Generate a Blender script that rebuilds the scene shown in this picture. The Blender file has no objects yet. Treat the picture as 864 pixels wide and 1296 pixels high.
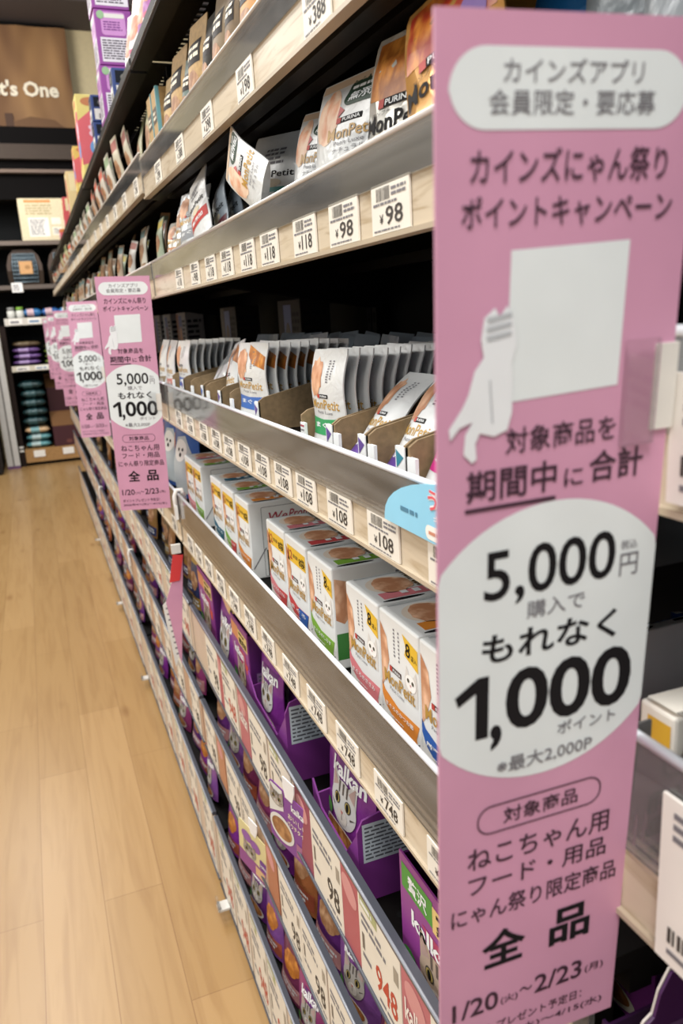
import bpy, bmesh, math, random
import numpy as np
from mathutils import Vector, Matrix, Euler
from mathutils.geometry import tessellate_polygon

# ------------------------------------------------------------------ set-up
SC = bpy.context.scene
COL = SC.collection
A = 0.2286            # one layout unit in metres (a shelving bay is 5.25 units = 1.2 m)
FLOOR = -5.40         # floor level in layout units, measured from eye level
R = math.radians


def W(x, y, z):
    """layout units (eye at 0,0,0) -> world metres (floor at z = 0)"""
    return Vector((x * A, y * A, (z - FLOOR) * A))


# camera ------------------------------------------------------------
yaw, pit, rol, FPX = R(20.929), R(14.466), R(-3.342), 975.16
fw = Vector((math.sin(yaw) * math.cos(pit), math.cos(yaw) * math.cos(pit), -math.sin(pit)))
rt = Vector((math.cos(yaw), -math.sin(yaw), 0))
up = rt.cross(fw)
rt, up = (math.cos(rol) * rt + math.sin(rol) * up), (-math.sin(rol) * rt + math.cos(rol) * up)
cam_d = bpy.data.cameras.new('camera')
cam = bpy.data.objects.new('camera', cam_d)
COL.objects.link(cam)
cam.matrix_world = Matrix(((rt.x, up.x, -fw.x, 0), (rt.y, up.y, -fw.y, 0), (rt.z, up.z, -fw.z, -FLOOR * A), (0, 0, 0, 1)))
cam_d.sensor_fit = 'VERTICAL'
cam_d.sensor_height = 36
cam_d.sensor_width = 24
cam_d.lens = FPX / 1296 * 36
cam_d.clip_start = 0.02
cam_d.dof.use_dof = True
cam_d.dof.focus_distance = 0.72
cam_d.dof.aperture_fstop = 10
SC.camera = cam

# world, lights, exposure ------------------------------------------------
wd = bpy.data.worlds.new('store_air')
SC.world = wd
wd.use_nodes = True
wd.node_tree.nodes['Background'].inputs[0].default_value = (0.96, 0.98, 1.0, 1)
wd.node_tree.nodes['Background'].inputs[1].default_value = 0.50


def area(name, loc, size, power, rot=(0, 0, 0), col=(1, 0.97, 0.93), size_y=None):
    l = bpy.data.lights.new(name, 'AREA')
    l.energy = power
    l.color = col
    l.size = size
    if size_y:
        l.shape = 'RECTANGLE'
        l.size_y = size_y
    o = bpy.data.objects.new(name, l)
    o.location = loc
    o.rotation_euler = rot
    COL.objects.link(o)
    return o


for i, y in enumerate((-0.9, 0.9, 2.7, 4.5, 6.3)):
    area('ceiling_or_fill_lamp', (-0.55, y, 3.3), 0.5, 30)
    area('ceiling_or_fill_lamp', (-2.6, y, 3.3), 0.8, 20, (0, R(-38), 0))
area('ceiling_or_fill_lamp', (-0.2, -1.0, 3.3), 1.2, 38, (R(30), 0, R(-8)))  # added fill from behind the camera, brightens the near sign
area('ceiling_or_fill_lamp', (-0.4, 6.4, 3.2), 0.8, 26, (R(80), 0, 0))  # added fill aimed at the back wall, no fixture there
SC.view_settings.view_transform = 'Standard'
SC.view_settings.look = 'None'
SC.view_settings.exposure = 0.14
SC.view_settings.gamma = 1
SC.view_settings.use_curve_mapping = False

# ------------------------------------------------------------------ materials
MATS = {}


def lin(h):
    h = h.lstrip('#')
    v = [int(h[i:i + 2], 16) / 255 for i in (0, 2, 4)]
    return tuple(c / 12.92 if c <= 0.04045 else ((c + 0.055) / 1.055) ** 2.4 for c in v) + (1,)


def newmat(name):
    m = bpy.data.materials.new(name)
    m.use_nodes = True
    nt = m.node_tree
    return m, nt, nt.nodes['Principled BSDF']


def nd(nt, t, **kw):
    n = nt.nodes.new(t)
    for k, v in kw.items():
        if k in n.inputs:
            n.inputs[k].default_value = v
        else:
            setattr(n, k, v)
    return n


def P(hexc, rough=0.5, kind='print', hex2=None):
    """cached procedural material: print, foil, card, metal, food, grain, speck"""
    key = (hexc, rough, kind, hex2)
    if key in MATS:
        return MATS[key]
    m, nt, b = newmat('%s_%s' % (kind, hexc.lstrip('#')))
    c = lin(hexc)
    b.inputs['Roughness'].default_value = rough
    b.inputs['Base Color'].default_value = c
    tc = nd(nt, 'ShaderNodeTexCoord')
    L = nt.links.new

    def ramp(fac, cols):
        r = nd(nt, 'ShaderNodeValToRGB')
        el = r.color_ramp.elements
        while len(el) < len(cols):
            el.new(0.5)
        for e, (p, cc) in zip(el, cols):
            e.position = p
            e.color = cc
        L(fac, r.inputs[0])
        return r

    def mul(cc, k):
        return (min(1, cc[0] * k), min(1, cc[1] * k), min(1, cc[2] * k), 1)

    if kind == 'print':
        n = nd(nt, 'ShaderNodeTexNoise', Scale=25.0, Detail=2.0)
        L(tc.outputs['Object'], n.inputs['Vector'])
        r = ramp(n.outputs[0], [(0.3, mul(c, 0.96)), (0.7, mul(c, 1.03))])
        L(r.outputs[0], b.inputs['Base Color'])
    elif kind == 'foil':
        n = nd(nt, 'ShaderNodeTexNoise', Scale=38.0, Detail=3.0, Distortion=0.6)
        L(tc.outputs['Object'], n.inputs['Vector'])
        bp = nd(nt, 'ShaderNodeBump', Strength=0.35, Distance=0.006)
        L(n.outputs[0], bp.inputs['Height'])
        L(bp.outputs[0], b.inputs['Normal'])
        b.inputs['Metallic'].default_value = 0.12
    elif kind == 'clearpack':
        b.inputs['Metallic'].default_value = 0.3
        n = nd(nt, 'ShaderNodeTexVoronoi', Scale=32.0)
        L(tc.outputs['Object'], n.inputs['Vector'])
        bp = nd(nt, 'ShaderNodeBump', Strength=0.7, Distance=0.008)
        L(n.outputs[0], bp.inputs['Height'])
        L(bp.outputs[0], b.inputs['Normal'])
    elif kind == 'card':
        n = nd(nt, 'ShaderNodeTexNoise', Scale=160.0, Detail=4.0)
        L(tc.outputs['Object'], n.inputs['Vector'])
        r = ramp(n.outputs[0], [(0.3, mul(c, 0.8)), (0.7, mul(c, 1.12))])
        L(r.outputs[0], b.inputs['Base Color'])
    elif kind == 'metal':
        n = nd(nt, 'ShaderNodeTexNoise', Scale=60.0, Detail=3.0)
        L(tc.outputs['Object'], n.inputs['Vector'])
        r = ramp(n.outputs[0], [(0.3, mul(c, 0.85)), (0.7, mul(c, 1.15))])
        L(r.outputs[0], b.inputs['Base Color'])
        b.inputs['Metallic'].default_value = 0.25
    elif kind == 'food':
        c2 = lin(hex2)
        mp = nd(nt, 'ShaderNodeMapping')
        mp.inputs['Scale'].default_value = (1.0, 1.0, 0.55)
        mp.inputs['Rotation'].default_value = (0.5, 0.6, 0.4)
        L(tc.outputs['Object'], mp.inputs['Vector'])
        v = nd(nt, 'ShaderNodeTexVoronoi', Scale=110.0)
        L(mp.outputs[0], v.inputs['Vector'])
        r = ramp(v.outputs[0], [(0.0, mul(c, 1.15)), (0.45, c), (0.8, c2)])
        n = nd(nt, 'ShaderNodeTexNoise', Scale=45.0, Detail=3.0)
        L(tc.outputs['Object'], n.inputs['Vector'])
        mx = nd(nt, 'ShaderNodeMix', data_type='RGBA', blend_type='MIX')
        r2 = ramp(n.outputs[0], [(0.4, (0, 0, 0, 1)), (0.62, (1, 1, 1, 1))])
        L(r2.outputs[0], mx.inputs[0])
        L(r.outputs[0], mx.inputs[6])
        mx.inputs[7].default_value = c2
        L(mx.outputs[2], b.inputs['Base Color'])
    elif kind == 'grain':      # printed pale wood strip, grain along y
        c2 = lin(hex2)
        mp = nd(nt, 'ShaderNodeMapping')
        mp.inputs['Scale'].default_value = (9, 1.3, 14)
        L(tc.outputs['Object'], mp.inputs['Vector'])
        n = nd(nt, 'ShaderNodeTexNoise', Scale=6.0, Detail=5.0, Distortion=1.6)
        L(mp.outputs[0], n.inputs['Vector'])
        r = ramp(n.outputs[0], [(0.32, c2), (0.48, c), (0.75, mul(c, 1.08))])
        L(r.outputs[0], b.inputs['Base Color'])
    elif kind == 'speck':
        c2 = lin(hex2)
        n = nd(nt, 'ShaderNodeTexNoise', Scale=30.0, Detail=4.0)
        L(tc.outputs['Object'], n.inputs['Vector'])
        r = ramp(n.outputs[0], [(0.42, c), (0.55, c2)])
        L(r.outputs[0], b.inputs['Base Color'])
        b.inputs['Roughness'].default_value = rough
    if max(c[:3]) < 0.035:      # matt black paint
        b.inputs['Specular IOR Level'].default_value = 0.12
        b.inputs['Metallic'].default_value = 0.0
    MATS[key] = m
    return m


def acrylic(name, tint, haze, gloss):
    m, nt, b = newmat(name)
    L = nt.links.new
    out = nt.nodes['Material Output']
    tr = nd(nt, 'ShaderNodeBsdfTransparent', Color=tint)
    gl = nd(nt, 'ShaderNodeBsdfGlossy', Roughness=0.08)
    df = nd(nt, 'ShaderNodeBsdfDiffuse', Color=(0.7, 0.69, 0.67, 1))
    fr = nd(nt, 'ShaderNodeFresnel', IOR=1.35)
    ad = nd(nt, 'ShaderNodeMath', operation='MULTIPLY_ADD')
    ad.inputs[1].default_value = gloss
    ad.inputs[2].default_value = 0.03
    L(fr.outputs[0], ad.inputs[0])
    tc = nd(nt, 'ShaderNodeTexCoord')
    mp = nd(nt, 'ShaderNodeMapping')
    mp.inputs['Scale'].default_value = (6, 1.2, 9)
    n = nd(nt, 'ShaderNodeTexNoise', Scale=3.0, Detail=3.0, Distortion=1.5)
    L(tc.outputs['Object'], mp.inputs[0])
    L(mp.outputs[0], n.inputs['Vector'])
    hm = nd(nt, 'ShaderNodeMath', operation='MULTIPLY')
    hm.inputs[1].default_value = haze * 2
    L(n.outputs[0], hm.inputs[0])
    m1 = nd(nt, 'ShaderNodeMixShader')
    L(hm.outputs[0], m1.inputs[0])
    L(tr.outputs[0], m1.inputs[1])
    L(df.outputs[0], m1.inputs[2])
    m2 = nd(nt, 'ShaderNodeMixShader')
    L(ad.outputs[0], m2.inputs[0])
    L(m1.outputs[0], m2.inputs[1])
    L(gl.outputs[0], m2.inputs[2])
    L(m2.outputs[0], out.inputs[0])
    return m


ACRYL = acrylic('clear_acrylic', (0.93, 0.92, 0.91, 1), 0.18, 1.3)
FILM = acrylic('clear_film', (0.98, 0.98, 0.98, 1), 0.03, 0.6)


def floor_mat():
    m, nt, b = newmat('oak_floor')
    L = nt.links.new
    tc = nd(nt, 'ShaderNodeTexCoord')
    mp = nd(nt, 'ShaderNodeMapping')
    mp.inputs['Rotation'].default_value = (0, 0, R(90))
    mp.inputs['Location'].default_value = (0.3, 0.02, 0)
    L(tc.outputs['Object'], mp.inputs[0])
    br = nd(nt, 'ShaderNodeTexBrick', Scale=1.0)
    br.inputs['Brick Width'].default_value = 0.92
    br.inputs['Row Height'].default_value = 0.128
    br.inputs['Mortar Size'].default_value = 0.0009
    br.inputs['Mortar Smooth'].default_value = 0.3
    br.inputs['Color1'].default_value = lin('#aa885a')
    br.inputs['Color2'].default_value = lin('#a07e50')
    br.inputs['Mortar'].default_value = lin('#86633c')
    br.offset = 0.37
    L(mp.outputs[0], br.inputs['Vector'])
    mp2 = nd(nt, 'ShaderNodeMapping')
    mp2.inputs['Scale'].default_value = (9, 0.55, 1)
    L(tc.outputs['Object'], mp2.inputs[0])
    n = nd(nt, 'ShaderNodeTexNoise', Scale=4.0, Detail=6.0, Distortion=1.2)
    L(mp2.outputs[0], n.inputs['Vector'])
    rp = nd(nt, 'ShaderNodeValToRGB')
    rp.color_ramp.elements[0].position = 0.30
    rp.color_ramp.elements[0].color = (0.80, 0.74, 0.67, 1)
    rp.color_ramp.elements[1].position = 0.55
    rp.color_ramp.elements[1].color = (1, 1, 1, 1)
    L(n.outputs[0], rp.inputs[0])
    mx = nd(nt, 'ShaderNodeMix', data_type='RGBA', blend_type='MULTIPLY')
    mx.inputs[0].default_value = 0.75
    L(br.outputs[0], mx.inputs[6])
    L(rp.outputs[0], mx.inputs[7])
    # knots
    n2 = nd(nt, 'ShaderNodeTexVoronoi', Scale=3.2)
    mp3 = nd(nt, 'ShaderNodeMapping')
    mp3.inputs['Scale'].default_value = (1.9, 0.75, 1)
    L(tc.outputs['Object'], mp3.inputs[0])
    L(mp3.outputs[0], n2.inputs['Vector'])
    r3 = nd(nt, 'ShaderNodeValToRGB')
    r3.color_ramp.elements[0].position = 0.02
    r3.color_ramp.elements[0].color = (0.55, 0.42, 0.3, 1)
    r3.color_ramp.elements[1].position = 0.13
    r3.color_ramp.elements[1].color = (1, 1, 1, 1)
    L(n2.outputs[0], r3.inputs[0])
    mx2 = nd(nt, 'ShaderNodeMix', data_type='RGBA', blend_type='MULTIPLY')
    mx2.inputs[0].default_value = 0.6
    L(mx.outputs[2], mx2.inputs[6])
    L(r3.outputs[0], mx2.inputs[7])
    L(mx2.outputs[2], b.inputs['Base Color'])
    b.inputs['Roughness'].default_value = 0.32
    return m


WHITE, OFFW, CREAM = P('#e9ecec', 0.45), P('#dcdcd6', 0.55), P('#e6dcc6', 0.55)
BLACK, INK, GREYT = P('#141414', 0.6), P('#1d1b1d', 0.6), P('#77757a', 0.6)
SHELFB, SHELFD = P('#0f0d0c', 0.5, 'metal'), P('#080707', 0.65, 'metal')
RAILG = P('#8d8b8c', 0.35)

# ------------------------------------------------------------------ text shapes
TXT = {}


def text_shape(s, bold=0.0, res=2):
    k = (s, bold, res)
    if k in TXT:
        return TXT[k]
    c = bpy.data.curves.new('lettering', 'FONT')
    c.body = s
    c.resolution_u = res
    c.offset = bold
    o = bpy.data.objects.new('lettering', c)
    COL.objects.link(o)
    dg = bpy.context.evaluated_depsgraph_get()
    ev = o.evaluated_get(dg)
    me = ev.to_mesh()
    V = [(v.co.x, v.co.y) for v in me.vertices]
    F = [tuple(p.vertices) for p in me.polygons]
    ev.to_mesh_clear()
    bpy.data.objects.remove(o)
    bpy.data.curves.remove(c)
    xs, ys = [v[0] for v in V] or [0, 1], [v[1] for v in V] or [0, 1]
    x0, x1, y0, y1 = min(xs), max(xs), min(ys), max(ys)
    V = [((x - x0) / max(1e-6, x1 - x0), (y - y0) / max(1e-6, y1 - y0)) for x, y in V]
    TXT[k] = (V, F, (x1 - x0) / max(1e-6, y1 - y0))
    return TXT[k]


# ------------------------------------------------------------------ geometry builder
class G:
    def __init__(s):
        s.v, s.f, s.m, s.sm = [], [], [], []

    def add(s, V, F, mat, smooth=False):
        b = len(s.v)
        s.v += [tuple(p) for p in V]
        for f in F:
            s.f.append(tuple(b + i for i in f))
            s.m.append(mat)
            s.sm.append(smooth)

    def hexa(s, p, mat):
        s.add(p, [(0, 3, 2, 1), (4, 5, 6, 7), (0, 1, 5, 4), (1, 2, 6, 5), (2, 3, 7, 6), (3, 0, 4, 7)], mat)

    def box(s, x0, x1, y0, y1, z0, z1, mat):
        s.hexa([(x0, y0, z0), (x1, y0, z0), (x1, y1, z0), (x0, y1, z0), (x0, y0, z1), (x1, y0, z1), (x1, y1, z1), (x0, y1, z1)], mat)

    def bbox(s, x0, x1, y0, y1, z0, z1, mat, b=0.01):
        """box with chamfered vertical and horizontal edges"""
        bm = bmesh.new()
        bmesh.ops.create_cube(bm, size=1)
        for v in bm.verts:
            v.co = Vector((x0 if v.co.x < 0 else x1, y0 if v.co.y < 0 else y1, z0 if v.co.z < 0 else z1))
        bmesh.ops.bevel(bm, geom=bm.edges[:], offset=b, segments=2, affect='EDGES', profile=0.5)
        bm.verts.index_update()
        s.add([v.co[:] for v in bm.verts], [[v.index for v in f.verts] for f in bm.faces], mat)
        bm.free()

    def prism(s, pts, axis, a0, a1, mat):
        """polygon in the two other axes extruded along axis 'x','y' or 'z'"""
        def mk(p, q):
            return {'x': (q, p[0], p[1]), 'y': (p[0], q, p[1]), 'z': (p[0], p[1], q)}[axis]
        n = len(pts)
        V = [mk(p, a0) for p in pts] + [mk(p, a1) for p in pts]
        tri = tessellate_polygon([[Vector((p[0], p[1], 0)) for p in pts]])
        F = [tuple(t) for t in tri] + [tuple(i + n for i in t) for t in tri]
        F += [(i, (i + 1) % n, (i + 1) % n + n, i + n) for i in range(n)]
        s.add(V, F, mat)

    def tube(s, pts, r, mat, n=8, closed=False):
        V, F = [], []
        pts = [Vector(p) for p in pts]
        for i, p in enumerate(pts):
            d = (pts[min(i + 1, len(pts) - 1)] - pts[max(i - 1, 0)]).normalized()
            a = d.orthogonal().normalized() if i == 0 else (a - d * a.dot(d)).normalized()
            b = d.cross(a)
            for k in range(n):
                t = 2 * math.pi * k / n
                V.append(p + a * r * math.cos(t) + b * r * math.sin(t))
        for i in range(len(pts) - 1):
            for k in range(n):
                F.append((i * n + k, i * n + (k + 1) % n, (i + 1) * n + (k + 1) % n, (i + 1) * n + k))
        F += [tuple(range(n))[::-1], tuple((len(pts) - 1) * n + k for k in range(n))]
        s.add(V, F, mat, True)

    def mesh(s, name, shift=(0, 0, 0), shear=None):
        me = bpy.data.meshes.new(name)
        V = s.v
        if shear:
            V = [(x, y, z + shear[0] * (y - shear[1])) for x, y, z in V]
        me.from_pydata([((x - shift[0]) * A, (y - shift[1]) * A, (z - shift[2]) * A) for x, y, z in V], [], s.f)
        idx = {}
        for m in s.m:
            if m.name not in idx:
                idx[m.name] = len(me.materials)
                me.materials.append(m)
        for p, m, sm in zip(me.polygons, s.m, s.sm):
            p.material_index = idx[m.name]
            p.use_smooth = sm
        me.update()
        return me


class Panel:
    """a printed face: u to the right, v up; layers lie a hair above one another"""
    def __init__(s, g, O, U, V, func=None, eps=0.0012, maxlen=None):
        s.g, s.O, s.U, s.V = g, Vector(O), Vector(U).normalized(), Vector(V).normalized()
        s.N = s.U.cross(s.V)
        s.func, s.eps, s.maxlen = func, eps, maxlen
        s.va, s.vb = 0.0, 1.0

    def at(s, u, v, l):
        v = s.va + s.vb * v
        if s.func:
            return s.func(u, v, s.eps * l)
        return s.O + s.U * u + s.V * v + s.N * (s.eps * l)

    def tris(s, V, F, mat, l):
        if s.maxlen:
            V = list(V)
            out, todo = [], [tuple(f) for f in F]
            cache = {}
            while todo:
                f = todo.pop()
                if len(f) > 3:
                    todo += [(f[0], f[i], f[i + 1]) for i in range(1, len(f) - 1)]
                    continue
                d = [math.dist(V[f[i]], V[f[(i + 1) % 3]]) for i in range(3)]
                k = d.index(max(d))
                if d[k] <= s.maxlen:
                    out.append(f)
                    continue
                a, b, c = f[k], f[(k + 1) % 3], f[(k + 2) % 3]
                e = (min(a, b), max(a, b))
                if e not in cache:
                    cache[e] = len(V)
                    V.append(((V[a][0] + V[b][0]) / 2, (V[a][1] + V[b][1]) / 2))
                m = cache[e]
                todo += [(a, m, c), (m, b, c)]
            F = out
        s.g.add([s.at(u, v, l) for u, v in V], F, mat, bool(s.func))

    def poly(s, pts, mat, l=1):
        t = tessellate_polygon([[Vector((p[0], p[1], 0)) for p in pts]])
        F = []
        for a, b, c in t:
            pa, pb, pc = pts[a], pts[b], pts[c]
            cr = (pb[0] - pa[0]) * (pc[1] - pa[1]) - (pb[1] - pa[1]) * (pc[0] - pa[0])
            F.append((a, b, c) if cr > 0 else (a, c, b))
        s.tris(pts, F, mat, l)

    def rect(s, u0, v0, u1, v1, mat, l=1):
        s.tris([(u0, v0), (u1, v0), (u1, v1), (u0, v1)], [(0, 1, 2, 3)], mat, l)

    def ell(s, cu, cv, ru, rv, mat, l=1, n=28, rot=0, jit=0, seed=0):
        rnd = random.Random(seed)
        pts = []
        for i in range(n):
            t = 2 * math.pi * i / n
            k = 1 + rnd.uniform(-jit, jit)
            x, y = ru * k * math.cos(t), rv * k * math.sin(t)
            pts.append((cu + x * math.cos(rot) - y * math.sin(rot), cv + x * math.sin(rot) + y * math.cos(rot)))
        s.poly(pts, mat, l)

    def rrect_pts(s, u0, v0, u1, v1, r, n=8):
        pts = []
        for cx, cy, a0 in ((u1 - r, v1 - r, 0), (u0 + r, v1 - r, 90), (u0 + r, v0 + r, 180), (u1 - r, v0 + r, 270)):
            for i in range(n + 1):
                t = R(a0 + 90 * i / n)
                pts.append((cx + r * math.cos(t), cy + r * math.sin(t)))
        return pts

    def rrect(s, u0, v0, u1, v1, r, mat, l=1):
        s.poly(s.rrect_pts(u0, v0, u1, v1, r), mat, l)

    def ring(s, pts, cx, cy, th, mat, l):
        n = len(pts)
        inner = []
        for i, p in enumerate(pts):
            a, b = pts[i - 1], pts[(i + 1) % n]
            dx, dy = b[0] - a[0], b[1] - a[1]
            d = math.hypot(dx, dy) or 1
            inner.append((p[0] - dy / d * th, p[1] + dx / d * th))
        s.tris(pts + inner, [(i, (i + 1) % n, (i + 1) % n + n, i + n) for i in range(n)], mat, l)

    def text(s, t, u0, v0, u1, v1, mat, l=2, bold=0.0, rot=0, skew=0, res=2):
        V, F, _ = text_shape(t, bold, res)
        cu, cv = (u0 + u1) / 2, (v0 + v1) / 2
        out = []
        for x, y in V:
            px, py = (x - 0.5) * (u1 - u0), (y - 0.5) * (v1 - v0)
            px += py * skew
            out.append((cu + px * math.cos(rot) - py * math.sin(rot), cv + px * math.sin(rot) + py * math.cos(rot)))
        ml, s.maxlen = s.maxlen, None
        s.tris(out, F, mat, l)
        s.maxlen = ml

    def lines(s, u0, v0, u1, v1, n, mat, l=1, seed=0, fill=0.55):
        """rows of small unreadable print"""
        rnd = random.Random(seed)
        h = (v1 - v0) / n
        for i in range(n):
            v = v1 - (i + 1) * h + h * 0.22
            u = u0
            end = u1 - (u1 - u0) * rnd.uniform(0, 0.25)
            while u < end:
                w = min(end - u, h * rnd.uniform(0.6, 2.6))
                s.rect(u, v, u + w, v + h * fill, mat, l)
                u += w + h * rnd.uniform(0.2, 0.5)

    def bars(s, u0, v0, u1, v1, mat, l=1, seed=0, n=22):
        rnd = random.Random(seed)
        st = (u1 - u0) / n
        for i in range(n):
            w = st * rnd.choice((0.3, 0.45, 0.7))
            s.rect(u0 + i * st, v0, u0 + i * st + w, v1, mat, l)


MESH = {}
COUNT = {}


def put(name, me, loc, rot=(0, 0, 0), label=None, cat=None, group=None, parent=None, kind=None, world=False, rest=None):
    if rest is not None and me is not None:      # set the thing down: its lowest point just above the shelf
        n_ = len(me.vertices)
        co = np.empty(n_ * 3)
        me.vertices.foreach_get('co', co)
        row = np.array(Euler(rot, 'XYZ').to_matrix())[2]
        loc = (loc[0], loc[1], rest + 0.004 - (co.reshape(-1, 3) @ row).min() / A)
    o = bpy.data.objects.new(name, me)
    COL.objects.link(o)
    if parent is not None:
        o.parent = parent
        o.location = Vector(loc) * A
    else:
        o.location = loc if world else W(*loc)
    o.rotation_euler = rot
    if label:
        o['label'] = label
    if cat:
        o['category'] = cat
    if group:
        o['group'] = group
    if kind:
        o['kind'] = kind
    return o


def root(name, loc, label, cat, group=None, rot=(0, 0, 0)):
    return put(name, None, loc, rot, label, cat, group)


ORD = ['first', 'second', 'third', 'fourth', 'fifth', 'sixth', 'seventh', 'eighth', 'ninth', 'tenth', 'eleventh', 'twelfth',
       'thirteenth', 'fourteenth', 'fifteenth', 'sixteenth', 'seventeenth', 'eighteenth', 'nineteenth', 'twentieth']
ORD += ['twenty-' + o for o in ORD[:9]] + ['thirtieth'] + ['thirty-' + o for o in ORD[:9]]
AISLE = -R(90)        # turns a front face (-Y) towards the aisle (-X)

# ================================================================== STRUCTURE
g = G()
g.box(-30, 20, -8, 37.5, FLOOR - 0.2, FLOOR, floor_mat())
put('floor', g.mesh('floor', (0, 0, FLOOR)), (0, 0, FLOOR), kind='structure')
g = G()
g.box(-30, 20, 36.6, 37.0, FLOOR, 14.0, P('#e0d0a6', 0.8))
put('wall_back', g.mesh('wall_back', (0, 36.6, FLOOR)), (0, 36.6, FLOOR), kind='structure')
g = G()
g.box(-30, 20, 33.5, 36.6, 11.75, 14.0, P('#4c4341', 0.8))
put('trim_1', g.mesh('trim', (0, 33.5, 11.75)), (0, 33.5, 11.75), kind='structure')
# ================================================================== SHELVING BAYS
BAY = 5.25
Y0S = {k: 1.2 + BAY * k for k in range(-1, 5)}      # near end of every bay
WOOD = P('#cdbfa8', 0.3, 'grain', '#b3a083')
STRIP = P('#c9b6a2', 0.4)
STRIP2 = P('#b8977f', 0.4)
EDGE = P('#484a52', 0.3)
RIM_HIGHLIGHT = P('#dfe4ea', 0.15)
# deck, strip bottom, strip top, guard top
SH = {'s1': (1.90, 1.82, 1.90, None), 's2': (1.02, 0.90, 1.04, 1.17), 's3': (0.42, 0.21, 0.345, 0.465), 's4': (-0.57, -0.78, -0.645, -0.48),
      's5': (-1.57, -1.82, -1.66, -1.40), 's6': (-2.66, -2.86, -2.41, None), 's7': (-3.56, -3.77, -3.32, None), 's8': (-4.74, -5.27, -4.54, None)}
LIFT = {-1: {'s3': 0.38, 's4': 0.42, 's5': 0.57, 's6': 0.02, 's7': 0.0, 's8': 0.0, 's1': 0.0, 's2': 0.25}}
SLOPE = {0: 0.0186, 1: 0.012}


def lift(k, s, y):
    z = LIFT.get(k, {}).get(s, 0.0)
    if s == 's2':
        if k == 0:
            z += 0.0186 * (y - 4.2)
        elif k == 1:
            z += 0.095 + 0.012 * (y - 6.45)
        elif k > 1:
            z += 0.16
    return z


def deck(k, s, y):
    return SH[s][0] + lift(k, s, y)


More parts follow.
